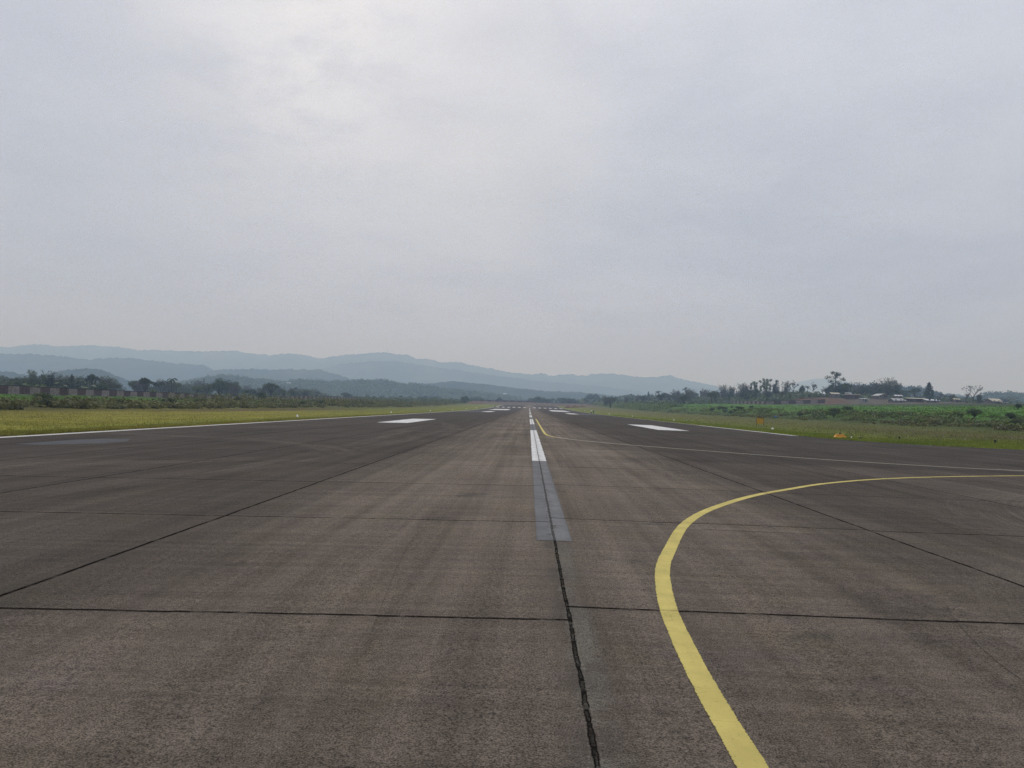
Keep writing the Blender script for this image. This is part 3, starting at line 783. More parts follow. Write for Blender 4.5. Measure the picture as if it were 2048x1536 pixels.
# scrub on the two banks: leaf clumps, uncountable
def scrub(name, label, zones, mat, size, gap_=-0.16):
    Cs = []
    parts = []
    for (x0, x1, y0, y1, n, hgt, rad, per) in zones:
        X, Y = scatter(x0, x1, y0, y1, n)
        keep = fbm(X / 5.0, Y / 13.0, 40) > gap_
        X, Y = X[keep], Y[keep]
        Z = terrain(X, Y)
        cl = []
        for a, b, c in zip(X, Y, Z):
            g = rng.choice([0.45, 0.7, 1.0, 1.5]) * rng.uniform(0.8, 1.2); sc_ = 1.0 + b / 500.0
            cl.append(((a, b, c + hgt * g * 0.35), (rad * g * sc_, rad * g * sc_, hgt * g * 0.6), per))
        parts.append(cloud(cl, size * (1 + (y0 + y1) / 900.0), 0.45, 0.5))
    v, f = join(parts)
    return tag(mesh_obj(name, v, f, mat), label, 'scrub', kind='stuff')
scrub('scrub', 'tangled low scrub covering the bank below the left perimeter wall', [(-66.5, -59, 70, 420, 1200, 0.75, 0.65, 34), (-72, -58, 300, 720, 500, 1.1, 1.2, 26), (-84, -62, 255, 430, 420, 1.7, 1.2, 30), (-80, -64, 160, 235, 160, 1.5, 1.1, 34)], M_SCRUB_D, 0.26)
scrub('scrub', 'fresh green weeds over the top of the left bank', [(-138, -67, 90, 620, 1500, 0.2, 0.9, 20)], M_WEED, 0.2)
scrub('scrub', 'leafy green scrub on the steep lip of the right bank', [(69, 83, 95, 560, 1250, 0.6, 0.7, 30), (66, 84, 420, 900, 700, 1.3, 1.5, 26)], M_SCRUB, 0.26, -0.02)
scrub('scrub', 'brown tinged scrub at the foot of the right bank', [(62, 79, 90, 420, 900, 0.6, 0.6, 26)], M_SCRUB_D, 0.24, 0.0)
scrub('scrub', 'green weeds over the field above the right bank', [(82, 150, 110, 600, 1700, 0.28, 0.9, 20)], M_WEED, 0.24)
scrub('undergrowth', 'dense undergrowth on the slope beyond the right perimeter wall', [(150, 330, 520, 1300, 1500, 2.6, 3.4, 34), (100, 150, 560, 1250, 600, 1.8, 2.4, 30)], M_LEAF, 0.8)
scrub('undergrowth', 'dense undergrowth behind the left perimeter wall', [(-330, -146, 230, 900, 1300, 2.4, 2.8, 34), (-160, -60, 620, 960, 420, 2.0, 2.6, 30)], M_LEAF, 0.7)
scrub('undergrowth', 'hazy low trees on the valley floor past the runway end', [(-420, 420, 960, 1500, 1500, 5.0, 7.0, 30)], M_LEAF, 1.5)

# ------------------------------------------------------------------ trees
TEMPL = {}
def limb_tube(mb, a, b, r0, r1, bend=0.12, seg=5, n=4):
    a = Vector(a); b = Vector(b); L = (b - a).length
    off = Vector((random.uniform(-1, 1), random.uniform(-1, 1), random.uniform(-0.4, 0.6))) * L * bend
    pts = [a.lerp(b, i / n) + off * math.sin(math.pi * i / n) for i in range(n + 1)]
    mb.tube(pts, [r0 + (r1 - r0) * i / n for i in range(n + 1)], seg)
    return pts
def template(key, trunk, crown, h, leafm, barkm=None):
    tm = None if trunk is None else trunk
    me = bpy.data.meshes.new('trunk_' + key)
    me.from_pydata([tuple(v) for v in tm.v], [], tm.f); me.materials.append(barkm or M_BARK)
    o = mesh_obj('crown_' + key, crown[0], crown[1], leafm); cm = o.data; bpy.data.objects.remove(o)
    TEMPL[key] = (me, cm, h)
def t_broad(key, h, w, trunk_h, leafm, clumps=16, per=90, leaf=0.5, flat=0.6, gap=1.0):
    mb = MB(); mb.tube([(0, 0, -0.6), (0.1, 0.05, trunk_h * 0.5), (0, 0, trunk_h)], [0.32, 0.24, 0.2], 7)
    cl = []
    ch = h - trunk_h
    for i in range(clumps):
        th_ = i * 2.4 + random.uniform(-0.5, 0.5); rr = math.sqrt((i + 0.5) / clumps) * w * 0.5 * 0.8
        zz = trunk_h + ch * (0.25 + 0.62 * (1 - (rr / (w * 0.5)) ** 2) * random.uniform(0.65, 1.05))
        c = (rr * math.cos(th_), rr * math.sin(th_), zz)
        s = w * 0.17 * random.uniform(0.7, 1.25) * gap
        cl.append((c, (s, s, s * flat * 1.2), per))
        limb_tube(mb, (0, 0, trunk_h * random.uniform(0.6, 1.0)), c, 0.12, 0.04)
    cl.append(((0, 0, trunk_h + ch * 0.42), (w * 0.26, w * 0.26, ch * 0.3), per))
    template(key, mb, cloud(cl, leaf, 0.5), h, leafm)
def t_tall(key, h, leafm):
    """tall open tree: bare lower trunk and separate tiers of foliage"""
    mb = MB(); pts = [(0, 0, -0.6), (0.15, 0, h * 0.3), (-0.1, 0.1, h * 0.6), (0.1, 0, h * 0.92)]
    mb.tube(pts, [0.34, 0.27, 0.18, 0.07], 7)
    cl = []
    tiers = [(0.42, 0.34, -2.6), (0.50, 0.30, 0.4), (0.55, 0.22, 1.8), (0.60, 0.30, -1.2), (0.66, 0.30, 2.3), (0.72, 0.42, 0.1), (0.76, 0.40, 3.0), (0.80, 0.24, 1.4), (0.84, 0.28, -1.6), (0.92, 0.10, 0.6), (0.95, 0.16, 2.6), (0.47, 0.2, 3.0), (0.88, 0.18, -0.4)]
    for f, r, a in tiers:
        c = (r * h * 0.62 * math.cos(a), r * h * 0.62 * math.sin(a), f * h + random.uniform(-0.2, 0.5))
        s = h * random.uniform(0.075, 0.115)
        cl.append((c, (s * 1.25, s * 1.25, s * 0.7), 100))
        cl.append(((c[0] * 1.25, c[1] * 1.2, c[2] - 0.05 * h), (s * 0.7, s * 0.7, s * 0.45), 40))
        limb_tube(mb, (0, 0, f * h - 0.12 * h), c, 0.10, 0.03)
    template(key, mb, cloud(cl, 0.42, 0.5), h, leafm)
def t_cone(key, h, w, leafm, per=70):
    mb = MB(); mb.tube([(0, 0, -0.6), (0.05, 0, h * 0.4), (0, 0, h * 0.93)], [0.28, 0.18, 0.05], 7)
    cl = []
    n = 30
    for i in range(n):
        f = i / (n - 1); r = w * 0.5 * (1 - f) ** 0.75 * (0.75 if f > 0.12 else 0.5 + f * 2)
        a = i * 2.4
        zz = h * (0.14 + 0.82 * f)
        c = (r * math.cos(a), r * math.sin(a), zz); s = w * 0.16 * (1.15 - 0.7 * f) * random.uniform(0.8, 1.3)
        cl.append((c, (s, s, s * 1.3), per))
        limb_tube(mb, (0, 0, zz - 0.04 * h), c, 0.06, 0.02)
    template(key, mb, cloud(cl, 0.45, 0.5), h, leafm)
def t_bare(key, h, w, leafm, leaves=22):
    mb = MB(); cl = []
    def grow(p, d, L, r, lev):
        q = p + d * L
        mid = p.lerp(q, 0.5) + Vector((random.uniform(-1, 1), random.uniform(-1, 1), 0)) * L * 0.08
        mb.tube([p, mid, q], [r, r * 0.8, r * 0.6], 4 if lev > 1 else 6)
        if lev == 4:
            if random.random() < 0.8: cl.append((tuple(q), (0.45, 0.45, 0.3), leaves))
            return
        for i in range(3 if lev < 3 else 2):
            a = random.uniform(0, 2 * math.pi) + i * 2.1; spread = random.uniform(0.35, 0.8)
            nd = (d + Vector((math.cos(a), math.sin(a), random.uniform(-0.1, 0.25))) * spread).normalized()
            grow(q, nd, L * random.uniform(0.6, 0.85), r * 0.6, lev + 1)
    grow(Vector((0, 0, -0.5)), Vector((0.03, 0, 1)), h * 0.30, 0.30, 0)
    v = np.array(mb.v); k = h / v[:, 2].max()
    mb.v = [tuple(p) for p in (v * [k * w, k * w, k])]
    cl = [((c[0] * k * w, c[1] * k * w, c[2] * k), r, n) for c, r, n in cl]
    template(key, mb, cloud(cl, 0.30, 0.5), h, leafm, M_TWIG)
def t_bamboo(key, h, w, leafm, n=52, dens=60, leaf=0.6):
    mb = MB(); C = []; N = []
    for i in range(n):
        a = random.uniform(0, 2 * math.pi); sp = random.uniform(0.1, 1.0) ** 0.8 * w * 0.5; hh = h * random.uniform(0.6, 1.0)
        b0 = Vector((random.gauss(0, w * 0.08), random.gauss(0, w * 0.08), -0.4))
        pts = []
        for t in np.linspace(0, 1, 6):
            pts.append(b0 + Vector((math.cos(a) * sp * t ** 2.0, math.sin(a) * sp * t ** 2.0, hh * (t - 0.10 * t ** 4) / 0.9)))
        mb.tube(pts, [0.055, 0.05, 0.045, 0.038, 0.03, 0.015], 4)
        for k in range(dens):
            t = random.uniform(0.22, 1.0) ** 0.8; q = min(4, int(t * 5)); p = pts[q].lerp(pts[q + 1], t * 5 - q)
            s = 0.25 + 0.55 * math.sin(math.pi * min(1, t)) + 0.1
            C.append((p.x + random.gauss(0, s), p.y + random.gauss(0, s), p.z + random.gauss(0, s * 0.8) - 0.1)); N.append((random.gauss(0, 1), random.gauss(0, 1), random.gauss(0.2, 0.6)))
    template(key, mb, quads_at(np.array(C), np.array(N), leaf, 0.45), h, leafm, M_TWIG)
def t_palm(key, h, leafm):
    mb = MB(); mb.tube([(0, 0, -0.5), (0.2, 0, h * 0.4), (0.1, 0.1, h * 0.85)], [0.17, 0.12, 0.10], 6)
    C = []; V = []; F = []
    top = Vector((0.1, 0.1, h * 0.85))
    for i in range(15):
        a = i * 2.4; L = h * 0.26 * random.uniform(0.8, 1.15); up_ = random.uniform(-0.1, 0.9)
        prev = top
        for s in range(1, 8):
            t = s / 7
            p = top + Vector((math.cos(a) * L * t, math.sin(a) * L * t, L * (up_ * t - 0.95 * t * t)))
            side = Vector((-math.sin(a), math.cos(a), 0)) * 0.42 * math.sin(math.pi * min(0.97, t * 0.9 + 0.1))
            for sg in (-1, 1):
                k = len(V); V += [tuple(prev), tuple(p), tuple(p + side * sg + Vector((0, 0, -0.22))), tuple(prev + side * sg * 0.8 + Vector((0, 0, -0.18)))]
                F.append((k, k + 1, k + 2, k + 3))
            prev = p
    template(key, mb, (np.array(V), np.array(F)), h, leafm)
def t_gum(key, h, w, leafm):
    """several slim stems with round clumps at the top"""
    mb = MB(); cl = []
    for i in range(4):
        x0 = (i - 1.5) * w * 0.16 + random.uniform(-0.2, 0.2); hh = h * random.uniform(0.85, 1.0); y0 = random.uniform(-0.5, 0.5)
        tip = (x0 * 2.0, y0 * 2, hh - h * 0.12)
        pts = limb_tube(mb, (x0, y0, -0.5), tip, 0.17, 0.07, 0.05, 6, 5)
        for k in range(7):
            f = random.uniform(0.45, 1.0); p = Vector((x0, y0, 0)).lerp(Vector(tip), f); a = random.uniform(0, 6.28); r = w * 0.13 * random.uniform(0.3, 1.1)
            c = (p.x + r * math.cos(a), p.y + r * math.sin(a), p.z + h * 0.04)
            s = w * 0.10 * random.uniform(0.7, 1.2); cl.append((c, (s, s, s * 0.95), 55))
            limb_tube(mb, p, c, 0.05, 0.02)
        cl.append(((tip[0], tip[1], hh - h * 0.06), (w * 0.12, w * 0.12, h * 0.065), 80))
    template(key, mb, cloud(cl, 0.4, 0.5), h, leafm)
def t_feather(key, h, w, leafm):
    """thin dry upright stems with wispy tips"""
    mb = MB(); C = []; N = []
    for i in range(26):
        a = random.uniform(0, 6.28); r = random.uniform(0, w * 0.3); hh = h * random.uniform(0.55, 1.0); sp = random.uniform(0, w * 0.25)
        p0 = Vector((r * math.cos(a), r * math.sin(a), -0.4)); p1 = p0 + Vector((sp * math.cos(a), sp * math.sin(a), hh + 0.3))
        limb_tube(mb, p0, p1, 0.07, 0.03, 0.06, 4, 4)
        for k in range(46):
            t = random.uniform(0.25, 1.02); p = p0.lerp(p1, t); s = 0.34
            C.append((p.x + random.gauss(0, s), p.y + random.gauss(0, s), p.z + random.gauss(0, s))); N.append((random.gauss(0, 1), random.gauss(0, 1), 0.3))
    template(key, mb, quads_at(np.array(C), np.array(N), 0.46, 0.6), h, leafm, M_TWIG)
t_broad('round', 9, 8.5, 2.2, M_LEAF_D, 20, 80, 0.42)
t_broad('roundb', 8, 7.0, 2.6, M_LEAF, 15, 75, 0.42, 0.7, 0.95)
t_broad('dense', 10, 9.5, 1.2, M_LEAF_D, 26, 110, 0.5, 0.8, 1.15)
t_broad('light', 10, 6.5, 1.0, M_LEAF_L, 22, 80, 0.42, 0.9, 1.1)
t_broad('flat', 9, 7.5, 5.0, M_LEAF_D, 14, 75, 0.4, 0.45, 0.95)
t_broad('airy', 8, 6.5, 2.4, M_LEAF, 12, 42, 0.36, 0.7, 0.8)
t_broad('bush', 4, 5.5, 0.5, M_LEAF, 16, 70, 0.36, 0.7, 1.1)
t_broad('bushd', 4, 5.0, 0.5, M_LEAF_D, 14, 70, 0.36, 0.7, 1.1)
t_tall('tall', 14, M_LEAF_D)
t_cone('cone', 11, 7.4, M_LEAF_D, 80)
t_cone('slim', 10, 4.2, M_LEAF_D, 50)
t_bare('bare', 10, 1.15, M_LEAF_T, 9)
t_bare('bareb', 9, 0.95, M_LEAF_T, 12)
t_bamboo('bamboo', 13, 12, M_LEAF_B)
t_bamboo('bambood', 13, 10, M_LEAF, 44, 60)
t_palm('palm', 9, M_LEAF_D)
t_gum('gum', 10, 8.5, M_LEAF_L)
t_gum('gumd', 10, 7.5, M_LEAF)
t_feather('feather', 8, 6, M_LEAF_T)
t_feather('featherb', 7, 4.5, M_LEAF_T)
NAMES = dict(round='broadleaf_tree', roundb='broadleaf_tree', dense='broadleaf_tree', light='broadleaf_tree', flat='broadleaf_tree', airy='broadleaf_tree', bush='shrub', bushd='shrub', tall='tall_tree',
             cone='conical_tree', slim='conical_tree', bare='bare_tree', bareb='bare_tree', bamboo='bamboo_clump', bambood='bamboo_clump', palm='palm_tree', gum='slender_tree', gumd='slender_tree', feather='dry_thicket', featherb='dry_thicket')
def plant_tree(key, x, y, h, wide=1.0, label=None, group=None, sink=0.0):
    me, cm, th0 = TEMPL[key]
    e = empty(NAMES[key], (x, y, th(x, y) - sink), random.uniform(0, 6.28))
    k = h / th0; e.scale = (k * wide, k * wide, k)
    t = bpy.data.objects.new('stems' if key in ('bamboo', 'bambood', 'feather', 'featherb', 'bush', 'bushd') else 'trunk', me); COL.objects.link(t); t.parent = e
    c = bpy.data.objects.new('crown', cm); COL.objects.link(c); c.parent = e
    cat = 'shrub' if key in ('bush', 'bushd') else ('bamboo' if 'bamboo' in key else ('thicket' if 'feather' in key else 'tree'))
    return tag(e, label, cat, group)
def tree_px(key, px, top, Y, label, wide=1.0, group=None):
    p = at_px(px, Y, top); x = p.x; h = p.z - th(x, Y)
    return plant_tree(key, x, Y, max(1.5, h), wide, label, group)
GL = 'trees behind the left perimeter wall'; GR = 'trees on the rise beyond the right perimeter wall'; GC = 'trees past the runway end'
for a in [
    ('bambood', 70, 737, 300, 'feathery bamboo clump behind the left wall, tallest and nearest the left edge', 1.0),
    ('bamboo', 103, 739, 306, 'feathery bamboo clump behind the left wall, just right of the tallest bamboo', 0.8),
    ('roundb', 30, 757, 300, 'dark ragged tree over the first wall panels, left of the bamboo clumps', 1.2),
    ('roundb', 125, 756, 320, 'low broad dark tree between the bamboo and the slim pointed tree', 1.0),
    ('slim', 144, 749, 330, 'slim pointed dark tree behind the left wall, right of the bamboo', 0.9),
    ('flat', 187, 747, 330, 'dark diamond shaped crown on a bare trunk behind the left wall', 0.75),
    ('bushd', 200, 764, 318, 'rounded dark bush below the diamond crowned tree', 1.1),
    ('bamboo', 218, 751, 335, 'pale greyish feathery clump right of the diamond crowned tree', 0.7),
    ('flat', 292, 754, 350, 'dark flat topped umbrella tree behind the end of the painted wall', 0.8),
    ('palm', 313, 760, 360, 'short palm just right of the flat topped umbrella tree', 1.0),
    ('palm', 324, 757, 372, 'palm with a dark spread crown between two thinner palms', 1.1),
    ('palm', 345, 751, 385, 'tallest thin palm of the row left of the long pale roof', 0.8),
    ('palm', 355, 762, 390, 'low palm right of the tallest thin palm', 0.9),
    ('roundb', 395, 767, 430, 'dark round tree left of the sparse tree and the big dense tree', 1.0),
    ('airy', 415, 763, 440, 'sparse light crowned tree left of the big dense tree', 1.1),
    ('dense', 441, 756, 470, 'big dense dark green tree, largest of the pair above the bank', 1.0),
    ('light', 472, 759, 480, 'tall oval lighter green tree beside the big dense dark tree', 0.85),
    ('bushd', 502, 776, 520, 'squat dark bush right of the oval light green tree', 1.2),
    ('airy', 525, 773, 560, 'grey green airy tree behind the dark shrub on the bank', 1.0),
    ('gumd', 546, 774, 600, 'slender tree left of the two spiky palms', 1.0),
    ('featherb', 563, 772, 600, 'dry wispy thicket between the slender tree and the spiky palms', 1.0),
    ('palm', 585, 774, 620, 'left palm of the spiky pair near a small white house', 0.9),
    ('palm', 592, 772, 640, 'right palm of the spiky pair near a small white house', 0.9),
    ('bushd', 522, 783, 300, 'dark leafy shrub standing in front of the dip in the left wall', 0.8),
    ('airy', 636, 781, 700, 'small airy tree behind the far run of the left wall', 1.0),
    ('roundb', 690, 783, 760, 'small round tree near the far end of the left wall', 1.2),
    ('bushd', 930, 791, 690, 'lone dark bush on the grassy bank left of the runway end', 0.9),
]:
    tree_px(a[0], a[1], a[2], a[3], a[4], a[5])
for a in [
    ('roundb', 1065, 794, 980, 'dark round tree first of the row past the runway end', 1.2),
    ('dense', 1077, 792, 1000, 'largest dark tree of the row past the runway end', 1.1),
    ('palm', 1086, 792, 1010, 'tiny palm beside the largest tree past the runway end', 1.0),
    ('bushd', 1094, 796, 960, 'low dark bush in the middle of the row past the runway end', 1.2),
    ('palm', 1103, 795, 1000, 'left of two tiny palms past the runway end', 0.9),
    ('palm', 1107, 794, 1010, 'right of two tiny palms past the runway end', 0.9),
    ('roundb', 1120, 793, 1000, 'dark tree left of the flat dark tree past the runway end', 1.0),
    ('flat', 1127, 795, 1000, 'flat dark tree past the runway end, toward the right bank', 1.2),
    ('bushd', 1140, 795, 960, 'wide dark bush at the right end of the row past the runway end', 1.5),
    ('dense', 1180, 787, 1150, 'first grey green tree where the right rise begins', 1.0),
    ('dense', 1192, 787, 1120, 'second grey green tree where the right rise begins', 1.0),
    ('slim', 1297, 783, 950, 'small pointed tree on the right rise, left of the dark palm', 1.0),
    ('palm', 1317, 779, 900, 'dark palm standing above the tree line on the right rise', 1.1),
    ('roundb', 1329, 783, 900, 'round tree just right of the dark palm on the right rise', 1.0),
    ('featherb', 1353, 778, 820, 'dry wispy thicket left of the leaning dark tree on the rise', 1.2),
    ('tall', 1371, 775, 760, 'dark open tree on the rise above the pale fence posts', 0.9),
    ('bamboo', 1382, 775, 800, 'grey feathery clump right of the dark open tree', 0.8),
    ('featherb', 1410, 776, 780, 'dry thicket between the grey clump and the wispy grey trees', 1.2),
    ('feather', 1446, 769, 640, 'wispy grey leafless thicket, tallest one left of the pale eucalypts', 1.0),
    ('featherb', 1462, 770, 640, 'wispy grey thicket second from the tallest one', 1.0),
    ('feather', 1484, 766, 620, 'wispy grey thicket with forked tips left of the pale eucalypts', 1.0),
    ('featherb', 1494, 767, 600, 'grey leafless thicket touching the pale eucalypts', 1.0),
    ('gum', 1509, 763, 600, 'small pale green eucalypt at the left of the airy group', 0.6),
    ('gum', 1523, 759, 600, 'pale green eucalypt with two round crowns in the airy group', 0.8),
    ('gum', 1539, 756, 605, 'tallest pale green eucalypt of the airy group on the rise', 0.75),
    ('featherb', 1551, 764, 600, 'thin leafless stems right of the tallest pale eucalypt', 0.8),
    ('feather', 1572, 762, 590, 'row of thin upright leafless stems right of the eucalypts', 0.9),
    ('bareb', 1587, 762, 580, 'sparse spreading tree left of the white roofed house', 0.9),
    ('dense', 1604, 770, 560, 'low dark tree left of the white roofed house', 0.6),
    ('palm', 1614, 769, 560, 'small dark palm like tree just left of the white roofed house', 0.9),
    ('bareb', 1624, 765, 570, 'sparse tree with open branches rising behind the white roofed house', 0.8),
    ('tall', 1671, 744, 530, 'tallest tree on the skyline, open tiered crown on a bare trunk', 1.05),
    ('bushd', 1682, 768, 535, 'dark bushy tree at the foot of the tallest tree', 1.1),
    ('round', 1660, 771, 560, 'blue green round tree left of the tallest tree', 1.0),
    ('roundb', 1693, 762, 540, 'dark lumpy tree right of the tallest tree', 0.85),
    ('bare', 1712, 764, 560, 'bare grey branching tree between the lumpy tree and the wide grey tree', 0.9),
    ('round', 1730, 770, 560, 'dark domed tree in front of the wide grey tree', 1.0),
    ('bareb', 1744, 762, 565, 'wide grey crowned tree left of the spreading bamboo', 1.2),
    ('bamboo', 1775, 752, 530, 'spreading bamboo with plume like tips above the village roofs', 0.75),
    ('bambood', 1793, 757, 535, 'dense right half of the bamboo above the village roofs', 0.7),
    ('palm', 1820, 777, 560, 'small dark palm between the bamboo and the conical tree', 1.0),
    ('flat', 1830, 775, 600, 'small flat crowned tree on the ridge left of the conical tree', 0.9),
    ('cone', 1858, 765, 510, 'dark conical dense tree standing alone above the stall roofs', 1.05),
    ('bareb', 1877, 785, 520, 'bare scrubby tree just right of the conical dark tree', 1.2),
    ('bareb', 1930, 785, 470, 'small bare bush left of the round bare tree', 1.0),
    ('bare', 1946, 771, 470, 'round headed bare tree with fine branches, alone at the right', 1.0),
    ('feather', 1905, 787, 500, 'low dry thicket between the conical tree and the round bare tree', 1.2),
    ('featherb', 1958, 786, 470, 'dry stems close to the right of the round bare tree', 0.8),
    ('bushd', 2036, 822, 190, 'dark green bush in the field at the right edge', 1.0),
]:
    tree_px(a[0], a[1], a[2], a[3], a[4], a[5])
for i in range(20):
    px = random.uniform(1655, 1812); Y = random.uniform(570, 680)
    tree_px(random.choice(['dense', 'round', 'roundb', 'bareb', 'bamboo']), px, float(np.interp(px, [1655, 1700, 1760, 1812], [772, 770, 768, 776])) + random.uniform(-1, 6), Y, 'fuller dark tree in the clump behind the village roofs', random.uniform(1.0, 1.3), 'trees clumped behind the village roofs')
for i in range(26):
    Y = random.uniform(105, 330); X = random.uniform(69, 84)
    plant_tree(random.choice(['bush', 'bushd', 'bush']), X, Y, random.uniform(0.8, 1.9), random.uniform(0.9, 1.5), 'leafy shrub rising out of the scrub on the right bank', 'shrubs on the right bank')
for i in range(16):
    Y = random.uniform(95, 330); X = random.uniform(-72, -60)
    plant_tree(random.choice(['bush', 'bushd']), X, Y, random.uniform(0.8, 1.7), random.uniform(0.9, 1.5), 'leafy shrub rising out of the scrub on the left bank', 'shrubs on the left bank')
# belts of lesser trees
for i in range(120):
    px = random.uniform(-60, 640); Y = random.uniform(330, 820) + max(0, px) * 0.2
    key = random.choice(['roundb', 'bush', 'airy', 'featherb', 'bushd', 'bamboo', 'bush', 'gumd', 'featherb'])
    hor = 814 + ROLL * (px - 1058)
    tree_px(key, px, hor - random.uniform(16, 40) * (1 if px < 560 else 0.7), Y, 'lesser green tree in the belt behind the left perimeter wall', random.uniform(0.9, 1.4), GL)
for i in range(22):
    px = random.uniform(640, 1000); Y = random.uniform(880, 1150)
    hor = 814 + ROLL * (px - 1058)
    tree_px(random.choice(['roundb', 'bush', 'dense', 'airy']), px, hor - random.uniform(11, 19), Y, 'small hazy tree beyond the far run of the left wall', random.uniform(1.0, 1.6), 'small hazy trees beyond the far left wall')
for i in range(110):
    px = random.uniform(1200, 1640) if i < 86 else random.uniform(1640, 2100); Y = random.uniform(560, 1150) - (px - 1200) * 0.35 + (120 if px > 1640 else 0)
    Y = max(540, Y)
    top = np.interp(px, [1200, 1300, 1400, 1450, 1560, 1640, 1760, 1860, 2050], [791, 788, 782, 778, 778, 783, 780, 790, 795])
    key = random.choice(['roundb', 'airy', 'featherb', 'bush', 'feather', 'gumd', 'round', 'bamboo', 'bareb'])
    tree_px(key, px, top + random.uniform(-1.5, 6), Y, 'lesser tree in the mixed belt on the rise beyond the right wall', random.uniform(0.9, 1.3), GR)

# ------------------------------------------------------------------ perimeter walls
def wall_run(name, label, pts, panel, hgt, max_parts=96, start_white=True, thick=0.22, mw=None, mbr=None):
    mw = mw or M_WALL_W; mbr = mbr or M_WALL_B
    """pts: ground polyline (x, y); alternating painted panels between thin posts, with a dark coping"""
    e = empty(name, (pts[0][0], pts[0][1], th(*pts[0])))
    tag(e, label, 'wall')
    o0 = Vector(e.location)
    seg = []
    for (a, b) in zip(pts[:-1], pts[1:]):
        L = math.dist(a, b); n = max(1, round(L / panel))
        for i in range(n):
            seg.append(((a[0] + (b[0] - a[0]) * i / n, a[1] + (b[1] - a[1]) * i / n), (a[0] + (b[0] - a[0]) * (i + 1) / n, a[1] + (b[1] - a[1]) * (i + 1) / n)))
    cop = MB(); rest_w = MB(); rest_b = MB()
    for i, (a, b) in enumerate(seg):
        za, zb = th(*a) - 0.4, th(*b) - 0.4
        dv = Vector((b[0] - a[0], b[1] - a[1], 0)).normalized(); nv = Vector((-dv.y, dv.x, 0)) * thick
        white = (i % 2 == 0) == start_white
        P_ = [Vector((a[0], a[1], za)) + dv * 0.012, Vector((b[0], b[1], zb)) - dv * 0.012, Vector((b[0], b[1], zb + hgt + 0.4)) - dv * 0.012, Vector((a[0], a[1], za + hgt + 0.4)) + dv * 0.012]
        P_ = [p - o0 for p in P_]
        mb = MB() if i < max_parts - 1 else (rest_w if white else rest_b)
        mb.prism(P_, nv * (1.0 if white else 0.8))
        if i < max_parts - 1:
            mb.build('white_panel' if white else 'brown_panel', mw if white else mbr, e)
        cp = [Vector((a[0], a[1], za + hgt + 0.402)), Vector((b[0], b[1], zb + hgt + 0.402)), Vector((b[0], b[1], zb + hgt + 0.58)), Vector((a[0], a[1], za + hgt + 0.58))]
        cop.prism([p - o0 - nv * 0.2 for p in cp], nv * 1.4)
    cop.build('coping', M_COPING, e)
    if rest_w.v: tag(rest_w.build('white_panel', mw, e), kind='stuff')
    if rest_b.v: tag(rest_b.build('brown_panel', mbr, e), kind='stuff')
    return e
wall_run('perimeter_wall', 'long left boundary wall painted in alternating white and red brown panels', [(-141, y) for y in (150, 200, 250, 282, 302, 337, 385, 430, 470, 540, 600, 700, 800, 900)], 4.6, 2.15)
wall_run('perimeter_wall', 'right boundary wall with pale and brown panels that turns a corner below the village', [(184, 484), (165, 481), (146.5, 480), (146, 540), (146, 620), (146, 720), (146, 830), (146, 940)], 4.6, 2.1, 96, False)
wall_run('perimeter_wall', 'hazy panelled wall crossing behind the runway end', [(-60, 862), (-30, 858), (0, 856), (6, 856)], 4.6, 1.7, mw=M_WALL_P)

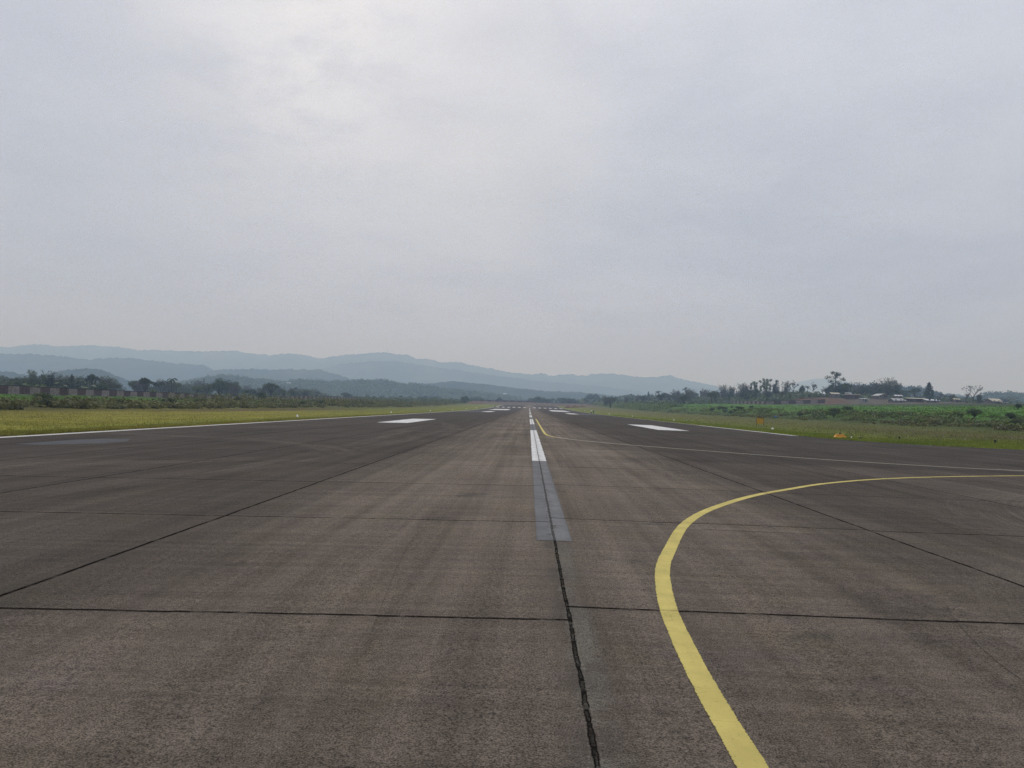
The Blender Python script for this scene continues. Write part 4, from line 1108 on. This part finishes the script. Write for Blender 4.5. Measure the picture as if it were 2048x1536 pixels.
# ------------------------------------------------------------------ village houses
def house(name, label, px, py, Y, w_, d_, h_, roof='gable', wallm=None, roofm=None, rz=0.0, rise=None, open_front=False, group=None, zfix=None):
    wallm = wallm or M_MUD; roofm = roofm or M_TIN
    p = at_px(px, Y, py); x = p.x; z = th(x, Y)
    for dx_ in (-w_ / 2, w_ / 2): z = min(z, th(x + dx_, Y))
    lift = max(0.0, min(1.2, p.z - th(x, Y)))     # stands on a plinth where the ground is cut away
    if zfix is not None: z = zfix; lift = 0.0
    e = empty(name, (x, Y, z), rz); tag(e, label, 'house', group)
    b0 = -0.5 if zfix is None else -6.0; top = h_ + lift * 0.6
    if not open_front:
        mb = MB()
        mb.box((0, 0, (b0 + top) / 2), (w_, d_, top - b0)); mb.build('wall', wallm, e)
        dr = MB().box((w_ * 0.12, -d_ / 2 - 0.02, top - h_ + 0.95), (0.9, 0.06, 1.9)).build('door', M_DARKWOOD, e)
        MB().box((w_ * 0.12 + 0.3, -d_ / 2 - 0.07, top - h_ + 0.95), (0.08, 0.05, 0.14)).build('handle', M_STEEL, dr)
        for fx in (-0.32, 0.36) if w_ > 4 else (-0.28,):
            wn_ = MB().box((w_ * fx, -d_ / 2 - 0.015, top - h_ + 1.35), (0.95, 0.05, 0.95)).build('window', M_PANE, e)
            fr = MB()
            for sx in (-0.52, 0.52): fr.box((w_ * fx + sx, -d_ / 2 - 0.04, top - h_ + 1.35), (0.08, 0.09, 1.12))
            for sz in (-0.52, 0.52): fr.box((w_ * fx, -d_ / 2 - 0.042, top - h_ + 1.35 + sz), (0.95, 0.088, 0.08))
            fr.build('frame', M_WHITEWASH, wn_)
    else:
        n = max(3, int(w_ / 2.6))
        for i in range(n):
            fx = -w_ / 2 + 0.2 + (w_ - 0.4) * i / (n - 1)
            for sy in (-1, 1):
                MB().box((fx, sy * (d_ / 2 - 0.2), (b0 + top) / 2), (0.2, 0.2, top - b0)).build('post', M_WHITEWASH if i % 2 else M_DARKWOOD, e)
        MB().box((0, d_ / 2 - 0.55, (b0 + top) / 2), (w_ - 0.6, 0.12, top - b0 - 0.02)).build('back_wall', M_TIN_R, e)
    ov = 0.45; t = 0.10
    rise = rise if rise is not None else w_ * 0.16
    mb = MB()
    if roof == 'gable':      # ridge along x, slopes to front and back
        for s in (-1, 1):
            q = [(-w_ / 2 - ov, s * (d_ / 2 + ov), top - 0.1), (w_ / 2 + ov, s * (d_ / 2 + ov), top - 0.1), (w_ / 2 + ov, 0, top + rise), (-w_ / 2 - ov, 0, top + rise)]
            mb.prism(q, (0, 0, t))
        mb.build('roof', roofm, e)
        g = MB()
        for s in (-1, 1): g.prism([(s * (w_ / 2 - 0.12), -d_ / 2 + 0.02, top), (s * (w_ / 2 - 0.12), d_ / 2 - 0.02, top), (s * (w_ / 2 - 0.12), 0, top + rise - 0.12)], (s * 0.1, 0, 0))
        g.build('gable', wallm, e)
    elif roof == 'front':    # gable end towards the runway
        for s in (-1, 1):
            q = [(s * (w_ / 2 + ov), -d_ / 2 - ov, top - 0.1), (s * (w_ / 2 + ov), d_ / 2 + ov, top - 0.1), (0, d_ / 2 + ov, top + rise), (0, -d_ / 2 - ov, top + rise)]
            mb.prism(q, (0, 0, t))
        mb.build('roof', roofm, e)
        g = MB()
        for s in (-1, 1): g.prism([(-w_ / 2 + 0.02, s * (d_ / 2 - 0.12), top), (w_ / 2 - 0.02, s * (d_ / 2 - 0.12), top), (0, s * (d_ / 2 - 0.12), top + rise - 0.12)], (0, s * 0.1, 0))
        g.build('gable', wallm, e)
    else:                    # lean-to, high at the back
        q = [(-w_ / 2 - ov, -d_ / 2 - ov, top + 0.02), (w_ / 2 + ov, -d_ / 2 - ov, top + 0.02), (w_ / 2 + ov, d_ / 2 + ov, top + rise), (-w_ / 2 - ov, d_ / 2 + ov, top + rise)]
        mb.prism(q, (0, 0, t)); mb.build('roof', roofm, e)
    return e
house('house', 'house with the brightest white tin roof on the skyline of the rise', 1636, 783, 545, 8.0, 5, 1.6, 'gable', M_WHITEWASH, M_TIN_W, 0.0, 1.5)
house('hut', 'low hut with a pale roof under the tallest tree', 1668, 787, 520, 5.5, 4, 1.7, 'gable', M_MUD, M_CREAM, 0.1, 0.9)
house('hut', 'small hut with a grey roof above the row of whitish house fronts', 1695, 788, 530, 3.4, 4, 1.9, 'gable', M_MUD, M_TIN, -0.1, 1.0)
house('house', 'long whitish house front with dark openings below the lumpy tree', 1705, 794, 505, 10, 4, 2.0, 'lean', M_WHITEWASH, M_TIN_R, 0.0, 0.5, True)
house('shed', 'pale grey shed standing low on the slope between house and gabled roof', 1727, 799, 470, 4.0, 3, 1.7, 'lean', M_WHITEWASH, M_TIN, 0.15, 0.5)
house('house', 'house with a broad gabled pale roof left of the bamboo foot', 1760, 795, 500, 6.0, 7, 1.6, 'front', M_MUD, M_TIN, 0.15, 1.3)
house('shed', 'small shed with a light roof at the foot of the bamboo', 1795, 796, 500, 4.2, 4, 1.6, 'gable', M_MUD, M_TIN_W, 0.0, 0.6)
house('shed', 'long low shed with a pale sloping tin roof in front of the bamboo', 1793, 804, 465, 8.0, 5, 1.2, 'gable', M_MUD, M_TIN, 0.25, 1.2)
house('market_stall', 'long open stall with brown bays and white posts left of the conical tree', 1832, 804, 470, 11, 4, 2.0, 'lean', M_MUD, M_CREAM, 0.0, 0.5, True)
house('shed', 'low shed with a white sheet roof right of the open stall', 1863, 804, 460, 7.0, 4, 1.0, 'lean', M_MUD, M_TIN_W, 0.0, 0.7)
house('hut', 'small distant hut with a cream roof between dry thicket and bare tree', 1911, 803, 480, 3.0, 3, 1.4, 'gable', M_MUD, M_CREAM, 0.0, 0.8)
house('house', 'cream roofed house alone near the right edge', 1986, 806, 480, 8.5, 6, 1.3, 'gable', M_MUD, M_CREAM, 0.35, 1.6)
house('lean_to', 'lower cream lean-to roof against the right side of the cream roofed house', 2003, 808, 478, 4.0, 4, 0.9, 'lean', M_MUD, M_CREAM, 0.3, 0.6)
# far houses on the left
for (px, py, Y, ww, nm, lb) in [(378, 790, 400, 15, 'shed', 'long shed with a pale roof just above the dip in the left wall'), (578, 770, 1687, 9, 'house', 'tiny white house high on the wooded hill'), (548, 794, 640, 6, 'hut', 'tiny pale hut behind the light green weeds'),
                               (596, 791, 680, 7, 'house', 'tiny whitish house by the spiky palms'), (652, 790, 800, 7, 'house', 'tiny white roofed house over the far run of the left wall'), (731, 788, 900, 5, 'hut', 'tiny white hut below the wooded hill'),
                               (950, 790, 2320, 11, 'house', 'tiny hazy white house left of the runway end'), (1010, 790, 2365, 10, 'house', 'tiny hazy white house straight past the runway end'), (1112, 801, 960, 8, 'house', 'left of three tiny pale houses past the runway end'),
                               (1121, 802, 965, 7, 'house', 'middle one of three tiny pale houses past the runway end'), (1128, 802, 970, 6, 'house', 'right of three tiny pale houses past the runway end')]:
    house(nm, lb, px, py, Y, ww, 4, 1.5, 'gable', M_WHITEWASH, M_TIN_W if Y > 1500 else M_TIN, 0.0, 0.7 if Y < 1500 else 2.2, zfix={578: 38.0, 950: 35.0, 1010: 38.0}.get(px))

# ------------------------------------------------------------------ runway furniture
def edge_light(x, y, label, group):
    z = th(x, y)
    e = empty('runway_edge_light', (x, y, z)); tag(e, label, 'runway light', group)
    b = MB().lathe((0, 0, 0), [(0.17, -0.15), (0.17, 0.03), (0.15, 0.10), (0.115, 0.17), (0.09, 0.20)], 16).build('base', M_LAMPW, e, True)
    l = MB().lathe((0, 0, 0), [(0.075, 0.201), (0.078, 0.25), (0.06, 0.30), (0.02, 0.325)], 14).build('lamp', M_GLASS, e, True)
    return e
LG = 'white runway edge lights'
lab_l = ['nearest white edge light in the grass left of the runway', 'second nearest white edge light left of the runway, level with the big left bar', 'third white edge light along the left runway edge', 'fourth white edge light along the left runway edge']
lab_r = ['white edge light right of the yellow sign', 'white edge light behind the touchdown bar on the right', 'third white edge light along the right runway edge', 'fourth white edge light along the right runway edge']
for i, y in enumerate((92, 155, 217, 280, 342, 405)):
    edge_light(-28.2, y, lab_l[i] if i < 4 else 'far white edge light on the left edge, almost at the vanishing point', LG)
    edge_light(28.9, y + 1, lab_r[i] if i < 4 else 'far white edge light on the right edge, almost at the vanishing point', LG)
def stub_light(x, y, label):
    e = empty('taxiway_edge_light', (x, y, th(x, y))); tag(e, label, 'taxiway light', 'dark taxiway edge lights')
    MB().lathe((0, 0, 0), [(0.10, -0.15), (0.10, 0.05), (0.06, 0.07), (0.06, 0.16)], 12).build('base', M_BLACK, e, True)
    MB().lathe((0, 0, 0), [(0.085, 0.161), (0.09, 0.22), (0.07, 0.29), (0.02, 0.31)], 12).build('lamp', M_BLACK, e, True)
stub_light(31.8, 67.5, 'dark stub light in the grass right of the orange wedge')
stub_light(37.0, 62.5, 'dark stub light in the grass near the right edge')

# yellow sign board
sx, sy_ = 34.4, 116.5
e = empty('airfield_sign', (sx, sy_, th(sx, sy_) + 0.1), -0.12); e.scale = (0.98, 1, 1.05); tag(e, 'amber yellow sign board on two short legs in the grass right of the runway', 'sign')
MB().box((0, 0, 0.66), (1.0, 0.16, 0.82)).build('panel', M_AMBER, e)
fr = MB(); fr.box((0, 0, 1.115), (1.12, 0.22, 0.085)); fr.box((-0.53, 0, 0.66), (0.06, 0.2, 0.82)); fr.box((0.53, 0, 0.66), (0.06, 0.2, 0.82)); fr.build('frame', M_AMBER_D, e)
for s in (-0.53, 0.53): MB().box((s, 0.0, 0.02), (0.07, 0.10, 0.46)).build('leg', M_AMBER_D, e)
MB().box((0, 0, -0.12), (1.3, 0.5, 0.14)).build('footing', M_WALL_W, e)
# blue drum lying behind it
bx_, by_ = 62.0, 196.0
e = empty('plastic_drum', (bx_, by_, th(bx_, by_) + 0.55), 0.3); e.scale = (0.7, 0.7, 0.7); tag(e, 'small blue drum in the scrub just behind the yellow sign', 'drum')
MB().tube([(-0.40, 0, 0), (-0.36, 0, 0), (0.36, 0, 0), (0.40, 0, 0)], [0.24, 0.29, 0.29, 0.24], 14).build('barrel', M_BLUE, e, True)
MB().tube([(0.401, 0.1, 0.08), (0.45, 0.1, 0.08)], [0.05, 0.05], 10).build('cap', M_BLACK, e)
# orange wedge marker at the taxiway corner
wx, wy = 25.55, 64.6
e = empty('wedge_marker', (wx, wy, th(wx, wy)), 0.05); tag(e, 'low orange wedge marker with a paler top and a dark knob at the pavement edge', 'marker')
mb = MB(); n0 = [(-0.62, -0.32, 0.0), (0.55, -0.36, 0.0), (0.62, 0.36, 0.0), (-0.55, 0.34, 0.0)]; t0 = [(-0.34, -0.14, 0.34), (0.22, -0.16, 0.33), (0.24, 0.16, 0.34), (-0.32, 0.15, 0.35)]
mb.v = n0 + t0; mb.f = [(3, 2, 1, 0), (4, 5, 6, 7), (0, 1, 5, 4), (1, 2, 6, 5), (2, 3, 7, 6), (3, 0, 4, 7)]
mb.build('body', M_ORANGE, e)
MB().prism([(-0.36, -0.19, 0.352), (0.24, -0.21, 0.347), (0.26, 0.18, 0.352), (-0.34, 0.17, 0.362)], (0, 0, 0.03)).build('top_sheet', M_ORANGE_L, e)
MB().lathe((-0.02, 0, 0.384), [(0.05, 0.0), (0.08, 0.04), (0.08, 0.10), (0.03, 0.13)], 10).build('knob', M_BLACK, e, True)
MB().prism([(-0.95, -0.3, 0.012), (-0.63, -0.34, 0.012), (-0.60, 0.3, 0.012), (-0.9, 0.25, 0.012)], (0, 0, 0.05)).build('flap', M_ORANGE, e)
MB().lathe((0.72, -0.1, 0), [(0.12, -0.05), (0.12, 0.08), (0.05, 0.14)], 10).build('weight', M_BLACK, e, True)
def stub(name, x, y, h, r, mat, label, cat):
    o = MB().lathe((0, 0, 0), [(r, -0.1), (r * 0.95, h * 0.5), (r * 0.7, h * 0.85), (r * 0.3, h)], 10).build(name, mat, None, True)
    o.location = (x, y, th(x, y)); tag(o, label, cat)
stub('marker_peg', 26.6, 64.9, 0.22, 0.06, M_LAMPW, 'short whitish peg right of the orange wedge', 'peg')
stub('stone', 27.4, 65.0, 0.18, 0.15, M_BLACK, 'small dark stone two steps right of the orange wedge', 'stone')
# pair of short marker posts far down the right edge
def post_pair(x, y, dark, label):
    e = empty('marker_post', (x, y, th(x, y))); tag(e, label, 'marker post')
    MB().lathe((0, 0, 0), [(0.24, -0.1), (0.22, 0.42)], 12).build('base', M_BLACK, e, True)
    MB().lathe((0, 0, 0), [(0.20, 0.421), (0.18, 0.85), (0.10, 1.06), (0.03, 1.1)], 12).build('top', M_BLACK if dark else M_LAMPW, e, True)
post_pair(23.9, 300, False, 'short marker post, white over black, far down the right edge')
post_pair(24.9, 300, True, 'short all black marker post beside the white topped one')
post_pair(-20.5, 520, False, 'tiny pale marker post left of the threshold bars')
post_pair(-23.5, 520, True, 'tiny dark marker post at the grass left of the threshold bars')
# earth heaps at the runway end
def heap(x, y, r, h, label):
    n = 22; v = [(0, 0, h)]; f = []
    for k in range(1, 5):
        for j in range(n):
            a = 2 * math.pi * j / n; rr = r * k / 4 * (1 + 0.22 * math.sin(a * 3 + x) + random.uniform(-0.08, 0.08))
            v.append((rr * math.cos(a), rr * math.sin(a) * 0.7, max(-0.3, h * (1 - (k / 4) ** 1.3) + random.uniform(-0.1, 0.1) * h - (0.3 if k == 4 else 0))))
    for j in range(n): f.append((0, 1 + j, 1 + (j + 1) % n))
    for k in range(3):
        for j in range(n):
            a = 1 + k * n + j; b = 1 + k * n + (j + 1) % n; f.append((a, a + n, b + n, b))
    o = mesh_obj('earth_heap', np.array(v), f, M_HEAP, smooth=True); o.location = (x, y, th(x, y)); tag(o, label, 'earth heap', 'earth heaps at the runway end')
M_HEAP = simple_mat('reddish_earth', (.16, .095, .06), 0.95, 0.3, 0.7)
heap(28, 560, 3.6, 1.5, 'reddish earth heap nearest the right threshold bars')
heap(36, 600, 4.5, 1.8, 'larger earth heap right of the runway end')
heap(44, 640, 3.5, 1.6, 'earth heap farthest right beside the runway end')
heap(-50, 700, 9.0, 2.6, 'broad brown earth heap left of the runway end')

# ------------------------------------------------------------------ hills
def ridge(label, pts, D, front, back, base, mat, amp, seed, bump=0.0, nx=220, nf=16, nb=5):
    """pts: skyline measured in photo pixels -> heights at distance D"""
    px = np.array([p[0] for p in pts], float); py = np.array([p[1] for p in pts], float)
    xs = np.linspace(px[0], px[-1], nx); ys = np.interp(xs, px, py)
    cx = []; cz = []
    for a, b in zip(xs, ys):
        p = at_px(a, D, b); cx.append(p.x); cz.append(p.z)
    cx = np.array(cx); cz = np.array(cz)
    tt = np.concatenate([np.linspace(-1, 0, nf), np.linspace(0, 1, nb)[1:]])
    V = []
    for t in tt:
        y = D + (t * front if t < 0 else t * back)
        sh = (1 - abs(t)) ** 1.25
        spur = fbm(cx / (D * 0.035) + t * 0.6, np.full(nx, t * 2.2), seed, 4) * amp * (1 - abs(t)) * min(1, abs(t) * 5)
        bm = fbm(cx / max(4.0, D * 0.0035), np.full(nx, y / max(4.0, D * 0.0035)), seed + 5, 3) * bump
        z = base + (cz - base) * sh + spur * 1.0 + bm
        xo = fbm(cx / (D * 0.05), np.full(nx, t * 3.0), seed + 9, 3) * D * 0.02 * (abs(t) > 0.01)
        V.append(np.stack([cx + xo, np.full(nx, y), z], -1))
    V = np.array(V); k = len(tt)
    idx = np.arange(k * nx).reshape(k, nx)
    f = np.stack([idx[:-1, :-1], idx[:-1, 1:], idx[1:, 1:], idx[1:, :-1]], -1).reshape(-1, 4)
    return tag(mesh_obj('hill', V.reshape(-1, 3), f, mat, smooth=True), label, 'hill', kind='structure')
A = [(-700, 735), (-400, 712), (-200, 700), (0, 693), (22, 694), (65, 688), (95, 690), (115, 692), (165, 691), (190, 690.5), (215, 692), (240, 694), (275, 700), (330, 700), (360, 701.5), (390, 702.5), (420, 703), (445, 701), (475, 702), (500, 706), (540, 710),
     (580, 706), (600, 708.5), (630, 715), (645, 717), (665, 713), (700, 708.5), (720, 707.5), (750, 705), (770, 704.5), (785, 706), (793, 709), (815, 709), (835, 717), (850, 717), (870, 721), (885, 725), (910, 723), (925, 725.5), (940, 729), (960, 733.5), (980, 736.5), (1000, 741),
     (1020, 744), (1050, 747), (1066, 749), (1080, 745.5), (1090, 747), (1098, 751), (1110, 751), (1125, 748), (1140, 747.5), (1155, 750.5), (1170, 751), (1185, 748), (1200, 746.5), (1215, 748), (1222, 746.5), (1250, 750), (1260, 752), (1300, 754), (1315, 754.5), (1325, 751), (1335, 750), (1345, 752), (1360, 757), (1380, 761.5), (1400, 765), (1420, 769), (1445, 776), (1480, 790), (1530, 812)]
ridge('longest and farthest blue ridge running across the left and centre skyline', A, 6200, 1500, 1200, -14, M_HILL, 75, 11, 20, 620, 26)
ridge('pale blue shoulder in front of the farthest ridge at the centre', [(560, 770), (620, 745), (680, 727), (740, 722), (800, 723), (860, 733), (930, 742), (1000, 752), (1080, 762), (1200, 772), (1330, 790), (1420, 812)], 5000, 1000, 800, -14, M_HILL, 55, 23, 16, 360, 20)
B = [(-600, 740), (-300, 716), (0, 707), (20, 708), (60, 707), (85, 710), (130, 712), (150, 716), (180, 719), (200, 717), (220, 715.5), (250, 715.5), (280, 718), (310, 722), (350, 726), (380, 728), (405, 729.5), (420, 736), (430, 742), (445, 752), (470, 772), (520, 806)]
ridge('middle blue ridge on the left below the farthest one', B, 3700, 800, 600, -14, M_HILL, 34, 31, 15, 420, 20)
ridge('low blue ridge with a level top between the left ridge and the wooded hill', [(340, 790), (400, 752), (430, 740), (450, 738), (500, 737.5), (560, 739), (600, 738), (640, 738.5), (665, 746), (700, 757), (760, 772), (830, 790), (900, 808)], 3200, 600, 500, -14, M_HILL, 24, 37, 13, 320, 16)
ridge('small dark knoll on the left above the bamboo', [(-200, 760), (-60, 746), (0, 742), (25, 744), (60, 750), (85, 750), (110, 745), (130, 740), (150, 737), (180, 736.5), (200, 739), (220, 745), (235, 752), (260, 762), (300, 790)], 1900, 400, 300, -14, M_HILL_N, 10, 43, 9, 260, 16)
D_ = [(320, 792), (345, 772), (370, 763), (400, 758), (420, 754), (445, 751), (475, 752), (495, 756), (520, 760), (540, 759), (560, 763), (600, 760), (630, 761), (660, 764), (690, 762), (720, 760), (755, 760), (780, 762), (800, 768), (830, 769), (850, 770), (870, 773), (880, 777), (900, 779), (925, 781), (960, 785), (1000, 790), (1040, 797), (1080, 806)]
ridge('wooded dark hill rising behind the far run of the left wall', D_, 1750, 420, 300, -14, M_HILL_N, 8, 53, 4, 300, 20)
ridge('hazy wooded slope at the centre behind the runway end', [(820, 790), (850, 768), (905, 762), (930, 764), (960, 767), (1000, 772), (1040, 776), (1090, 782), (1160, 784), (1220, 790), (1290, 800)], 2500, 450, 400, -14, M_HILL_N, 8, 59, 6, 200, 14)
ridge('very pale far hill above the village roofs', [(1500, 800), (1560, 784), (1600, 764), (1625, 758), (1650, 757), (1680, 761), (1720, 768), (1780, 778), (1860, 790), (1960, 815)], 8200, 900, 700, -14, M_HILL, 30, 61, 16, 160, 12)
ridge('grey green wooded ridge behind the bamboo and the conical tree', [(1560, 805), (1620, 790), (1680, 777), (1730, 769), (1780, 771), (1805, 776), (1830, 774), (1850, 779), (1880, 788), (1920, 793), (1980, 800), (2080, 815)], 1250, 250, 250, -6, M_HILL_N, 6, 67, 4, 220, 14)
ridge('low pale hill between the conical tree and the round bare tree', [(1850, 800), (1880, 790), (1895, 786), (1910, 788), (1930, 791), (1970, 795), (2030, 800), (2120, 815)], 2600, 400, 300, -14, M_HILL_N, 8, 71, 6, 120, 12)
ridge('dark wooded hill at the right edge', [(1900, 812), (1940, 796), (1957, 790), (1975, 787), (2000, 786), (2007, 784), (2020, 786), (2035, 787), (2041, 790), (2050, 785), (2100, 778), (2200, 775), (2400, 790), (2600, 815)], 1400, 300, 250, -6, M_HILL_N, 6, 73, 5, 220, 14)
# canopy of the wooded hill
def forest(label, pts, D, front, base, n, size, rad, seed):
    px = np.array([p[0] for p in pts], float); py = np.array([p[1] for p in pts], float)
    cl = []
    for i in range(n):
        t = -random.uniform(0, 1) ** 1.4 * 0.9; a = random.uniform(px[0] + 30, px[-1] - 40)
        p = at_px(a, D, float(np.interp(a, px, py))); y = D + t * front
        z = base + (p.z - base) * (1 - abs(t)) ** 1.25
        g = random.uniform(0.6, 1.5)
        cl.append(((p.x, y, z + rad * 0.2), (rad * g, rad * g, rad * g * random.uniform(0.6, 1.1)), 16))
    v, f = cloud(cl, size, 0.4)
    tag(mesh_obj('forest', v, f, M_LEAF), label, 'forest', kind='stuff')
forest('continuous tree canopy over the wooded dark hill', D_, 1750, 420, -14, 2600, 3.2, 4.2, 1)
forest('tree canopy over the ridge behind the bamboo', [(1600, 795), (1680, 777), (1730, 769), (1780, 771), (1805, 776), (1830, 774), (1850, 779), (1880, 788), (1920, 793)], 1250, 250, -6, 700, 2.6, 3.4, 2)
forest('tree canopy over the dark hill at the right edge', [(1930, 800), (1957, 790), (1975, 787), (2000, 786), (2007, 784), (2020, 786), (2035, 787), (2041, 790), (2050, 785), (2100, 778), (2200, 778)], 1400, 300, -6, 700, 2.8, 3.8, 3)
# mast on the farthest ridge
p = at_px(775, 6200, 704.3)
mb = MB()
for s in ((-1, -1), (1, -1), (1, 1), (-1, 1)): mb.tube([(s[0] * 2.2, s[1] * 2.2, -12), (s[0] * 0.5, s[1] * 0.5, 34)], [0.45, 0.3], 4)
for k in range(7):
    z0 = -8 + k * 6; q = 2.2 - 1.7 * (z0 + 12) / 46
    mb.tube([(-q, -q, z0), (q, -q, z0 + 5)], [0.25, 0.25], 4); mb.tube([(q, q, z0), (-q, q, z0 + 5)], [0.25, 0.25], 4)
o = mb.build('radio_mast', M_STEEL); o.location = p; tag(o, 'thin radio mast on the highest point of the farthest ridge', 'mast')

# ------------------------------------------------------------------ haze
mt = bpy.data.materials.new('haze_air'); mt.use_nodes = True
h_ = NT(mt.node_tree)
for nd in list(h_.n): h_.n.remove(nd)
ho = h_.node('ShaderNodeOutputMaterial'); pv_ = h_.node('ShaderNodeVolumePrincipled')
h_.inp(pv_, 'Color', HAZE_COL); h_.inp(pv_, 'Absorption Color', (1.0, 1.0, 1.0)); h_.inp(pv_, 'Density', HAZE_DENS); h_.inp(pv_, 'Anisotropy', HAZE_ANI)
h_.l.new(pv_.outputs[0], ho.inputs['Volume'])
hz = MB(); hz.box((0, 4600, 225), (19000, 10600, 500)); o = hz.build('haze', mt)
tag(o, 'thin blue grey haze over the whole valley', 'haze', kind='stuff')
